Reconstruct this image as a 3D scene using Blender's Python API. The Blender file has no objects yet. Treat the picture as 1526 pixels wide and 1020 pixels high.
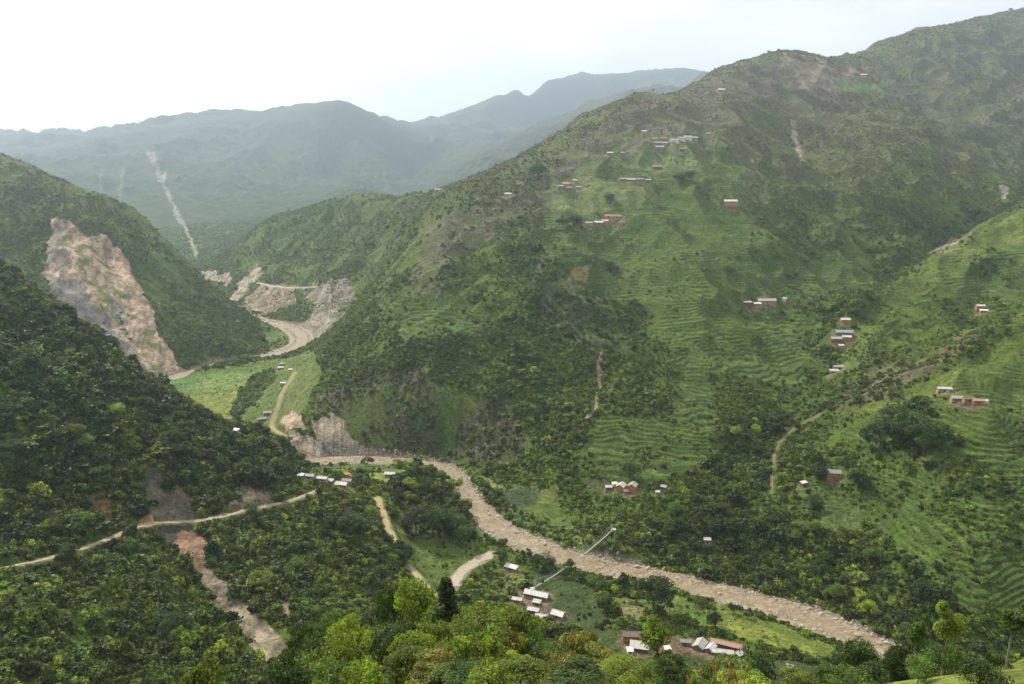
import bpy, math, random
import numpy as np
from mathutils import Vector, Matrix, Euler

# ------------------------------------------------------------------ camera, world, sun
scene = bpy.context.scene
random.seed(7)
rng = np.random.default_rng(11)
W0, H0, FPX = 1526.0, 1020.0, 1175.0
PITCH = math.radians(13.4)
CAMZ = 300.0
HAZE = 0.000096
RW = 9.6
cam_d = bpy.data.cameras.new('camera')
cam = bpy.data.objects.new('camera', cam_d)
scene.collection.objects.link(cam)
scene.camera = cam
cam.location = (0, 0, CAMZ)
cam.rotation_euler = (math.pi/2 - PITCH, 0, 0)
cam_d.sensor_width = 36.0
cam_d.lens = 36.0*FPX/W0
cam_d.clip_start = 0.3
cam_d.clip_end = 60000

SUN_EL, SUN_AZ = math.radians(47), math.radians(-42)      # azimuth clockwise from +Y (view direction)
world = bpy.data.worlds.new('World'); scene.world = world
world.use_nodes = True
nt = world.node_tree; nt.nodes.clear()
def N(nt, typ, **kw):
    n = nt.nodes.new(typ)
    for k, v in kw.items():
        if k == 'inp':
            for kk, vv in v.items(): n.inputs[kk].default_value = vv
        else: setattr(n, k, v)
    return n
def L(nt, a, ao, b, bi): nt.links.new(a.outputs[ao], b.inputs[bi])
wo = N(nt, 'ShaderNodeOutputWorld')
sky = N(nt, 'ShaderNodeTexSky', sky_type='NISHITA', sun_disc=False, sun_elevation=SUN_EL, sun_rotation=SUN_AZ)
sky.altitude = 900; sky.dust_density = 3.0
bg1 = N(nt, 'ShaderNodeBackground', inp={'Strength': 0.10}); L(nt, sky, 0, bg1, 0)
tc = N(nt, 'ShaderNodeTexCoord')
mp = N(nt, 'ShaderNodeMapping'); mp.inputs['Scale'].default_value = (1.6, 1.6, 5.0)
L(nt, tc, 'Generated', mp, 0)
nz = N(nt, 'ShaderNodeTexNoise', inp={'Scale': 1.7, 'Detail': 7.0, 'Roughness': 0.55}); L(nt, mp, 0, nz, 'Vector')
cr = N(nt, 'ShaderNodeValToRGB'); L(nt, nz, 'Fac', cr, 0)
cr.color_ramp.elements[0].position = 0.40; cr.color_ramp.elements[0].color = (0.80, 0.80, 0.805, 1)
cr.color_ramp.elements[1].position = 0.62; cr.color_ramp.elements[1].color = (1.0, 0.985, 0.965, 1)
bg2 = N(nt, 'ShaderNodeBackground', inp={'Strength': 1.22}); L(nt, cr, 0, bg2, 0)
cov = N(nt, 'ShaderNodeMapRange', inp={'From Min': 0.12, 'From Max': 0.3, 'To Min': 0.75, 'To Max': 0.97}); L(nt, nz, 'Fac', cov, 0)
mx = N(nt, 'ShaderNodeMixShader'); L(nt, cov, 0, mx, 0); L(nt, bg1, 0, mx, 1); L(nt, bg2, 0, mx, 2)
L(nt, mx, 0, wo, 'Surface')

sun_d = bpy.data.lights.new('sun', 'SUN')
sun = bpy.data.objects.new('sun', sun_d); scene.collection.objects.link(sun)
sun_d.energy = 5.0; sun_d.angle = math.radians(2.5); sun_d.color = (1.0, 0.915, 0.75)
sdir = Vector((math.sin(SUN_AZ)*math.cos(SUN_EL), math.cos(SUN_AZ)*math.cos(SUN_EL), math.sin(SUN_EL)))
sun.rotation_euler = sdir.to_track_quat('Z', 'Y').to_euler()
scene.view_settings.view_transform = 'Standard'
scene.view_settings.look = 'None'
scene.view_settings.exposure = 0.18
scene.view_settings.gamma = 1.0
scene.cycles.max_bounces = 6
scene.cycles.diffuse_bounces = 3
scene.cycles.transmission_bounces = 3
scene.cycles.volume_bounces = 1
scene.cycles.transparent_max_bounces = 6
scene.cycles.use_denoising = True

# ------------------------------------------------------------------ picture <-> world helpers
CP, SP = math.cos(PITCH), math.sin(PITCH)
def ray(px, py):
    a = (np.asarray(px, float) - W0/2)/FPX; b = (H0/2 - np.asarray(py, float))/FPX
    return a, CP + b*SP, -SP + b*CP
def P(px, py, Y):
    a, dy, dz = ray(px, py); t = Y/dy
    return (float(a*t), float(Y), float(CAMZ + dz*t))
def PZ(px, py, z):
    a, dy, dz = ray(px, py); t = (z - CAMZ)/dz
    return (float(a*t), float(dy*t), float(z))
def project(x, y, z):
    zz = z - CAMZ
    f = y*CP - zz*SP; u = y*SP + zz*CP
    f = np.where(f < 0.5, 0.5, f)
    return W0/2 + FPX*x/f, H0/2 - FPX*u/f

# ------------------------------------------------------------------ noise
def _hash(ix, iy, seed):
    h = (ix.astype(np.int64)*374761393 + iy.astype(np.int64)*668265263 + seed*974634777) & 0xFFFFFFFF
    h = ((h ^ (h >> 13))*1274126177) & 0xFFFFFFFF
    h = ((h ^ (h >> 16))*2246822519) & 0xFFFFFFFF
    return h ^ (h >> 15)
_TAB = {}
def _tab(seed):
    if seed not in _TAB:
        a = np.random.default_rng(1000+seed).random((512, 512), dtype=np.float32)*2*np.float32(math.pi)
        _TAB[seed] = (np.cos(a).ravel(), np.sin(a).ravel())
    return _TAB[seed]
F32 = np.float32
def perlin(x, y, lam, seed=0):
    gc, gs = _tab(seed)
    x = np.asarray(x, F32)*F32(1/lam) + F32((seed*13.37) % 97); y = np.asarray(y, F32)*F32(1/lam) + F32((seed*7.91) % 89)
    fx0 = np.floor(x); fy0 = np.floor(y); fx = x-fx0; fy = y-fy0
    ix = fx0.astype(np.int32) & 511; iy = fy0.astype(np.int32) & 511
    ix1 = (ix+1) & 511; r0 = iy << 9; r1 = ((iy+1) & 511) << 9
    u = fx*fx*fx*(fx*(fx*6-15)+10); v = fy*fy*fy*(fy*(fy*6-15)+10)
    i = r0+ix; a = gc[i]*fx + gs[i]*fy
    i = r0+ix1; a += (gc[i]*(fx-1) + gs[i]*fy - a)*u
    i = r1+ix; b = gc[i]*fx + gs[i]*(fy-1)
    i = r1+ix1; b += (gc[i]*(fx-1) + gs[i]*(fy-1) - b)*u
    return (a + (b-a)*v)*F32(1.5)
from concurrent.futures import ThreadPoolExecutor
def par(fn, *arrs, k=16):
    """run an elementwise function over chunks of the arrays in threads"""
    sh = arrs[0].shape; fl = [np.ascontiguousarray(a).reshape(-1) for a in arrs]; nn = len(fl[0])
    cuts = np.linspace(0, nn, k+1).astype(int)
    with ThreadPoolExecutor(4) as ex:
        res = list(ex.map(lambda c: fn(*[f[c[0]:c[1]] for f in fl]), list(zip(cuts[:-1], cuts[1:]))))
    if isinstance(res[0], tuple):
        return tuple(np.concatenate([r[i] for r in res]).reshape(sh + res[0][i].shape[1:]) for i in range(len(res[0])))
    return np.concatenate(res).reshape(sh)
def cellhash(a, b, seed=0): return (_hash(np.floor(a).astype(np.int64), np.floor(b).astype(np.int64), seed)/4294967296.0).astype(F32)
def sstep(e0, e1, x):
    t = np.clip((x-e0)/(e1-e0), 0, 1); return t*t*(3-2*t)

# ------------------------------------------------------------------ the lie of the land: ridge and valley lines
LINES = []
def ln(*pts, d=45.0):
    """polyline of (px,py,Y) picture points or ('w',x,y,z) world points"""
    w = [Vector(p[1:]) if p[0] == 'w' else Vector(P(*p)) for p in pts]
    for a, b in zip(w[:-1], w[1:]):
        n = max(1, int((b-a).length/d))
        for k in range(n): LINES.append(tuple(a.lerp(b, k/n)))
    LINES.append(tuple(w[-1]))
RIV_PX = [(1560, 1090), (1420, 1020), (1310, 965), (1220, 926), (1130, 897), (1020, 872), (930, 852), (860, 836), (790, 812), (740, 788), (708, 757), (688, 725), (668, 702), (640, 692), (600, 688), (560, 685), (500, 684), (440, 690)]
RIV = [PZ(x, y, 0)[:2] for x, y in RIV_PX]
RIV += [(-300, 728), (-400, 745), (-520, 790), (-590, 870), (-560, 970)]
RIV += [PZ(x, y, 0)[:2] for x, y in [(240, 569), (300, 549), (345, 541), (390, 533), (425, 525), (448, 515), (452, 502), (440, 491), (415, 483), (385, 479)]]
RIV += [(-478, 1440), (-560, 1500), (-650, 1610), (-750, 1770), (-870, 1960), (-990, 2150), (-1200, 2400)]
def smooth_poly(p, n=3):
    p = np.array(p, float)
    for _ in range(n):
        q = np.empty((2*len(p), p.shape[1])); q[0::2] = p; q[1::2] = p
        a = p[:-1]*.75 + p[1:]*.25; b = p[:-1]*.25 + p[1:]*.75
        q = np.empty((2*(len(p)-1)+2, p.shape[1])); q[0] = p[0]; q[-1] = p[-1]; q[1:-1:2] = a; q[2:-1:2] = b
        p = q
    return p
RIVS = smooth_poly(RIV, 3)
def dist_poly(x, y, poly, maxd=1e9):
    """distance to polyline + parameter (arc length)"""
    best = np.full(x.shape, 1e9); arc = np.zeros(x.shape); s = 0.0
    for (ax, ay), (bx, by) in zip(poly[:-1], poly[1:]):
        dx, dy = bx-ax, by-ay; l2 = dx*dx+dy*dy
        if l2 < 1e-9: continue
        t = np.clip(((x-ax)*dx + (y-ay)*dy)/l2, 0, 1)
        d = np.hypot(x-ax-t*dx, y-ay-t*dy)
        m = d < best
        best[m] = d[m]; arc[m] = s + t[m]*math.sqrt(l2)
        s += math.sqrt(l2)
    return best, arc
# river bed
for p in RIVS[::2]: LINES.append((p[0], p[1], 0.0))
# main spine of the big spur, peak down to the nose above the river road
ln((1155,67,2350), (1090,95,2130), (1030,130,1850), (985,143,1690), (960,138,1650), (925,150,1600), (880,180,1530), (840,207,1450), (800,235,1400), (740,258,1330), (700,270,1290), (660,290,1250), (620,345,1200), (590,391,1130), (555,446,1040), (520,497,960), (490,550,890), (457,595,830), (432,632,780))
ln((1155,67,2350), (1200,80,2350), (1250,88,2380), (1290,86,2430), (1350,55,2600), (1430,30,2800), (1526,12,3000), (1700,-30,3200), (1950,-60,3400))
# back side of main spine falls away
ln(('w',750,3000,350), ('w',300,2500,230), ('w',0,2050,150), ('w',-150,1850,110), d=120)
ln(('w',1400,3900,450), ('w',2300,4400,600), d=200)
# camera facing side of main spur, cliffs at the foot
ln((560,680,748), (650,695,745), (700,700,715), d=30)
ln((650,600,782), (650,500,860), (655,400,1010), (670,330,1140))
ln((720,660,745), (740,560,800), (760,450,900), (780,350,1080), (800,290,1260))
ln((560,600,800), (590,500,880), (615,420,1010))
ln((480,655,768), (520,660,765), (540,640,778), d=30)
ln((925,730,635), (880,700,665), (900,600,745), (900,540,815), (880,480,880), (905,420,985), (905,330,1180), (930,270,1300), (990,215,1430), (1020,170,1560))
ln((1010,690,670), (1025,640,705), (1010,560,785), (1000,480,880), (1010,400,1010), (1060,320,1200), (1100,240,1420), (1120,150,1700))
ln((1100,660,690), (1100,560,800), (1110,460,950), (1130,400,1080))
ln((870,640,715), (865,560,800), (850,500,865))
# valley of the side stream
ln((1000,866,517), (1050,790,570), (1101,735,622), (1143,700,660), (1154,668,690), (1182,626,730), (1203,594,770), (1232,541,850), (1240,480,950), (1272,440,1030), ('w',600,1180,118), ('w',760,1310,128), ('w',960,1440,150), ('w',1250,1600,210))
ln((1200,560,830), (1190,480,960), (1200,400,1120), (1185,300,1330), (1150,200,1640))
ln((1285,385,1200), (1290,330,1330), (1260,250,1500), (1215,160,2000))
ln(('w',620,1200,118), (1390,335,1330), (1375,240,1600), (1310,130,2200))
ln((1450,340,1400), (1470,240,1750), (1480,140,2250))
ln((1526,330,1420), (1600,240,1850), (1640,100,2500))
# right hand spurs
ln((1221,626,715), (1256,612,700), (1309,594,690), (1380,569,680), (1433,541,680), (1468,520,690), (1526,488,700), (1700,400,740), (2000,250,800))
ln((1256,583,748), (1292,534,800), (1362,502,850), (1460,478,890), (1526,440,950), (1650,380,1000))
ln((1300,580,745), (1400,540,765), (1480,505,790), (1560,475,830))
ln((1256,520,880), (1300,460,980), (1340,415,1070), (1400,374,1130), (1490,330,1190), (1526,312,1210), (1700,240,1300), (2000,150,1450))
ln((1245,710,610), (1180,735,602), (1150,690,655), d=30)
ln((1440,592,640), (1450,700,555), (1450,800,497), (1450,900,450))
ln((1300,650,640), (1310,760,560), (1310,860,497))
ln((1526,600,640), (1540,700,560), (1560,850,480))
ln((1180,800,560), (1200,870,520), d=30)
ln((1090,760,590), (1100,850,535))
ln((1500,960,430), (1700,960,440), (1700,800,520), (2000,600,640))
# right river bank below the main face
ln((700,720,695), (760,745,655), (850,770,625), (910,790,562), (960,800,560))
ln((800,790,600), (850,815,560), (930,835,533))
# spur behind
ln((318,402,1850), (330,390,1900), (400,325,2000), (440,313,2050), (520,288,2000), (600,295,1850), (650,284,1750), (700,266,1620), (760,245,1480))
ln((350,440,1700), (400,400,1750), (440,380,1780), d=60)
ln((400,470,1485), (430,420,1600), (480,370,1750))
ln((455,492,1345), (480,440,1450), (520,380,1580), (560,330,1720))
ln((480,505,1270), (545,440,1400), (592,375,1470), (640,305,1540))
ln(('w',-550,2700,100), ('w',-300,2500,150), ('w',-100,2200,150), d=120)
# left hill with the landslide
ln((0,228,1500), (60,254,1480), (130,285,1450), (210,320,1400), (250,362,1360), (290,408,1340), (350,460,1320), (395,505,1270))
ln((-250,130,1500), (0,228,1500), d=80)
ln((75,325,1250), (110,430,1130), (180,520,1060), (228,568,1020), d=30)
ln((200,410,1230), (250,500,1120), (295,548,1070))
ln((300,470,1230), (350,530,1120))
ln((0,330,1250), (-150,280,1250), (-400,200,1250))
ln((30,380,1180), (-80,400,1100))
ln(('w',-900,1750,150), ('w',-1100,1950,130), ('w',-1600,2000,260), d=100)
# valley floor of the fields
ln((260,590,975), (330,610,920), (380,610,890), (420,560,985), (450,545,1040), (470,520,1120))
ln((340,575,1010), (400,545,1080), (440,530,1130))
ln((360,640,850), (410,640,830))
# near left spur
ln((-500,330,640), (-200,340,640), (0,390,625), (60,430,612), (130,490,600), (210,558,592), (250,588,592), (340,636,605), (400,643,625), (436,682,645), (440,700,640))
ln((0,500,560), (100,560,530), (200,640,520), (300,690,530), (400,705,570))
ln((0,848,352), (100,826,392), (170,802,425), (215,782,448), (300,778,478), (380,758,510), (440,745,540), (470,733,558))
ln((0,700,430), (100,700,455), (210,710,480), (320,730,510))
ln((0,930,300), (100,900,340), (200,860,385), (290,850,420), (330,890,405), (380,950,365), (425,1000,325))
ln((-300,1000,270), (-50,1010,265), (150,1015,280), (300,1020,300))
ln((430,820,465), (500,800,505), (560,780,545))
ln((440,900,400), (520,870,445), (600,850,490))
ln((425,1010,322), (520,950,375), (600,905,430), (668,868,500), (700,842,530), (735,826,548), d=30)
# bench with the row village, bluff above the river
ln((445,712,640), (500,715,640), (560,715,640), (600,705,655), (640,725,640), (655,770,598))
ln((470,697,695), (540,697,690), (610,697,680))
ln((575,760,590), (600,800,560), (640,840,530), (670,800,560))
ln((690,800,565), (670,745,620), d=30)
# river flat of the near bank
ln((750,842,532), (800,870,500), (860,870,497), (920,895,475), (1000,915,462), (1100,945,440), (1200,985,412), (1250,1010,395))
ln((780,905,470), (830,930,450), (930,955,420), (1050,975,412), (1110,990,400))
# our own hillside
for px_, rr in ((-900, .80), (-300, .84), (150, .88), (400, .86), (500, .745), (620, .72), (760, .722), (870, .765), (1000, .80), (1200, .82), (1400, .745), (1526, .695), (2200, .68)):
    for Y in (60, 120, 190, 260):
        if Y > 190 and px_ < 400: continue
        a = (px_-763)/1175.
        z = 300 - rr*Y
        LINES.append((a*Y*1.2, Y, z))
for x_ in (-300, -200, -100, 0, 100, 200, 300):
    LINES.append((x_, 0, 298 - abs(x_)*.05)); LINES.append((x_, 25, 278.5 - abs(x_)*.05)); LINES.append((x_, -80, 340))
LINES += [(a*320*1.2, 320, z) for a, z in ((.0, 50), (.1, 40), (.25, 34), (.45, 40), (.65, 50), (.9, 60))]
# far mountains
ln((-500,240,5600), (-150,228,5600), (0,222,5700), (70,220,5800), (140,203,5900), (220,188,6000), (300,176,6100), (380,174,6200), (440,166,6200), (512,147,6300), (560,174,6400), (600,193,6600), d=200)
ln((220,225,5300), (240,260,4700), (265,300,4000), (285,350,2800), (298,390,2200), d=150)
ln((330,240,5500), (400,280,4600), (440,312,3700), d=200)
ln((330,320,3300), (350,350,2700), d=150)
ln((250,330,3300), (235,370,2500), d=150)
ln((450,230,5800), (520,270,5300), d=200)
ln((100,250,4900), (150,300,3800), (200,350,2700), d=150)
ln((310,360,2450), (306,380,2250), (290,300,4100), d=150)
ln((600,190,6600), (640,183,8300), (700,157,8800), (740,138,9000), (770,122,9200), (860,115,9300), (920,110,9500), (1020,100,9800), (1110,125,10000), (1400,130,10500), d=300)
ln((600,260,6300), (640,280,5400), (610,292,4800), d=200)
ln((645,270,4800), (700,232,5000), (760,205,5200), (870,162,5500), (940,132,5800), (1100,112,6500), d=200)
ln((560,285,4200), (600,290,4400), (660,280,4600), d=200)
ln(('w',-4500,7500,500), ('w',-2500,8500,350), ('w',-500,9800,450), ('w',1500,8000,350), d=500)
ln(('w',-5000,12500,400), ('w',0,12500,400), ('w',5000,12500,800), d=1200)
ln(('w',3500,3000,1000), ('w',4500,1500,700), ('w',4500,5500,1000), d=700)
ln(('w',-2500,2000,450), ('w',-2500,1000,450), ('w',-1500,600,350), d=400)


PTS = np.array(LINES)
# thin out near-duplicate points (keep first)
keep = []; used = {}
for i, p in enumerate(PTS):
    g = 12 if p[1] < 1500 else 25
    k = (int(p[0]//g), int(p[1]//g))
    if k in used: continue
    used[k] = 1; keep.append(i)
PTS = PTS[keep]
C2 = 10.0**2
D = np.sqrt((PTS[:,None,0]-PTS[None,:,0])**2 + (PTS[:,None,1]-PTS[None,:,1])**2 + C2)
n = len(PTS)
A = np.zeros((n+3, n+3)); A[:n,:n] = -D + np.eye(n)*1.0
A[:n,n] = 1; A[:n,n+1] = PTS[:,0]/1000; A[:n,n+2] = PTS[:,1]/1000; A[n:,:n] = A[:n,n:].T
sol = np.linalg.solve(A, np.concatenate([PTS[:,2], np.zeros(3)]))
def rbf(x, y):
    out = np.empty(x.shape); xf = x.ravel(); yf = y.ravel(); o = out.ravel()
    CH = 20000
    w = sol[:n].astype(np.float32); px = PTS[:,0].astype(np.float32); py = PTS[:,1].astype(np.float32)
    for i in range(0, len(xf), CH):
        a = xf[i:i+CH].astype(np.float32); b = yf[i:i+CH].astype(np.float32)
        d = np.sqrt((a[:,None]-px)**2 + (b[:,None]-py)**2 + np.float32(C2))
        o[i:i+CH] = -(d@w) + sol[n] + sol[n+1]*xf[i:i+CH]/1000 + sol[n+2]*yf[i:i+CH]/1000
    return o.reshape(x.shape)
# the base form is kept on two regular grids (fine near, coarse far) and read back smoothly
def mkgrid(x0, x1, y0, y1, st):
    gx = np.arange(x0, x1+st, st); gy = np.arange(y0, y1+st, st)
    X, Y = np.meshgrid(gx, gy)
    Z = rbf(X, Y)
    return (x0, y0, st, Z.astype(F32))
_t = 0
G1 = mkgrid(-1250, 1350, -100, 2300, 9.0)
G2 = mkgrid(-9000, 9000, -200, 12500, 75.0)
def sample(G, x, y):
    x0, y0, st, Z = G
    u = (np.asarray(x, F32)-F32(x0))*F32(1/st); v = (np.asarray(y, F32)-F32(y0))*F32(1/st)
    iu = np.clip(np.floor(u).astype(int), 1, Z.shape[1]-3); iv = np.clip(np.floor(v).astype(int), 1, Z.shape[0]-3)
    fu = np.clip(u-iu, 0, 1); fv = np.clip(v-iv, 0, 1)
    def bs(f): return ((1-f)**3/6, (3*f**3-6*f*f+4)/6, (-3*f**3+3*f*f+3*f+1)/6, f**3/6)
    bu, bv = bs(fu), bs(fv); r = 0
    Zf = Z.reshape(-1); w_ = Z.shape[1]; k0 = (iv-1)*w_ + iu-1
    for j in range(4):
        rr = 0
        for i in range(4): rr = rr + bu[i]*Zf[k0+j*w_+i]
        r = r + bv[j]*rr
    return r
def base(x, y):
    a = sample(G1, x, y); b = sample(G2, x, y)
    m = np.minimum(np.minimum(x+1200, 1300-x), 2250-y)
    w = sstep(0, 90, m)
    return a*w + b*(1-w)
RD_GRID = None
def _river_d(x, y):
    d, arc = dist_poly(x, y, RIVS)
    return d, arc
gx = np.arange(-1300, 700, 5.0); gy = np.arange(300, 2500, 5.0)
_X, _Y = np.meshgrid(gx, gy)
_d, _arc = dist_poly(_X, _Y, RIVS[::2])
RG = (-1300, 300, 5.0, np.minimum(_d, 400).astype(F32))
def river_d(x, y):
    d = sample(RG, x, y)
    out = (x < -1290) | (x > 690) | (y < 310) | (y > 2480)
    return np.where(out, 400, d)

# flat(ish) places, polygons in the plan (from picture points on the valley floor)
def poly_plan(pp, z): return [PZ(x, y, z)[:2] for x, y in pp]
def inpoly(x, y, poly):
    poly = np.asarray(poly, float); res = np.zeros(x.shape, bool)
    bb = (x >= poly[:,0].min()) & (x <= poly[:,0].max()) & (y >= poly[:,1].min()) & (y <= poly[:,1].max())
    if not bb.any(): return res
    xs = x[bb]; ys = y[bb]; r = np.zeros(xs.shape, bool)
    j = len(poly)-1
    for i in range(len(poly)):
        xi, yi = poly[i]; xj, yj = poly[j]
        if yi != yj:
            c = ((yi > ys) != (yj > ys)) & (xs < (xj-xi)*(ys-yi)/(yj-yi) + xi)
            r ^= c
        j = i
    res[bb] = r
    return res
SKY_LINES = [
 [(1155,72,2350), (1090,95,2130), (1030,130,1850), (985,143,1690), (960,138,1650), (925,150,1600), (880,180,1530), (840,207,1450), (800,235,1400), (740,258,1330), (700,270,1290), (660,290,1250), (620,345,1200), (590,391,1130), (555,446,1040), (520,497,960), (490,550,890), (457,595,830)],
 [(1155,72,2350), (1200,80,2350), (1250,88,2380), (1290,86,2430), (1350,55,2600), (1430,30,2800), (1526,12,3000)],
 [(330,390,1900), (400,325,2000), (440,313,2050), (520,288,2000), (600,295,1850), (650,284,1750), (700,266,1620)],
 [(0,228,1500), (60,254,1480), (130,285,1450), (210,320,1400), (250,362,1360), (290,408,1340), (350,460,1320)],
 [(0,390,625), (60,430,612), (130,490,600), (210,558,592), (250,588,592), (340,636,605), (400,643,625)],
 [(-150,228,5600), (0,222,5700), (70,220,5800), (140,203,5900), (220,188,6000), (300,176,6100), (380,174,6200), (440,166,6200), (512,147,6300), (560,174,6400), (600,193,6600)],
 [(600,190,6600), (640,183,8300), (700,157,8800), (740,138,9000), (770,122,9200), (860,115,9300), (920,108,9500), (1020,95,9800)],
 [(645,270,4800), (700,232,5000), (760,205,5200), (870,162,5500), (940,132,5800)]]
_sx, _sy = np.meshgrid(np.arange(-6000, 6000, 30.0), np.arange(-100, 10500, 30.0))
_sd = np.full(_sx.shape, 400.0)
for l_ in SKY_LINES:
    w_ = [P(*p)[:2] for p in l_]
    sc_ = 1.0 if l_[0][2] < 2600 else .4
    _sd = np.minimum(_sd, dist_poly(_sx, _sy, w_)[0]*sc_)
SG = (-6000, -100, 30.0, _sd.astype(F32))
def H_raw(x, y):
    """land height without terraces and road benches"""
    z = base(x, y)
    rd = river_d(x, y)
    far = sstep(2800, 4500, y)
    calm = sstep(14, 90, rd)*sstep(6, 60, z)               # flats stay calm
    hgt = sstep(15, 160, z)
    w1 = perlin(x, y, 330, 3)*60; w2 = perlin(x, y, 330, 4)*60
    def rid(l, s): return 1-2*np.abs(perlin(x+w1*min(1, l/200), y+w2*min(1, l/200), l, s))-0.55
    d = 15*rid(230, 5)*hgt + 13*rid(110, 6)*hgt + 8*rid(52, 7)*(.35+.65*hgt) + 2.0*perlin(x, y, 26, 8) + 0.9*perlin(x, y, 11, 9)
    own = sstep(330, 230, y)
    d = d*(1-own) + own*(2.5*perlin(x, y, 60, 5) + 1.2*perlin(x, y, 20, 8))
    d = d*np.where(y < 40, .2, 1)
    d = d*(0.12+0.88*calm)
    sk = sample(SG, x, np.clip(y, -100, 10300)) if SG is not None else 300
    sk = sstep(10, 120, sk)
    d = d*(.3+.7*sk) + far*(75*rid(900, 11) + 45*rid(420, 12) + 16*rid(180, 13))*(.05+.95*sk)
    z = z + d
    # river bed and banks
    hw = RW + 6*sstep(1130, 1230, y) - 3*sstep(620, 660, y)*sstep(1100, 1000, y) + 2.2*perlin(x, y, 70, 21) + 1.3*perlin(x, y, 14, 22)
    bed = -1.6 + 0*z
    bank = np.maximum(z, 1.2 + 0.3*perlin(x, y, 9, 23)) 
    t = sstep(-2, 9, rd-hw)
    z = bed*(1-t) + bank*t
    return z

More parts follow.
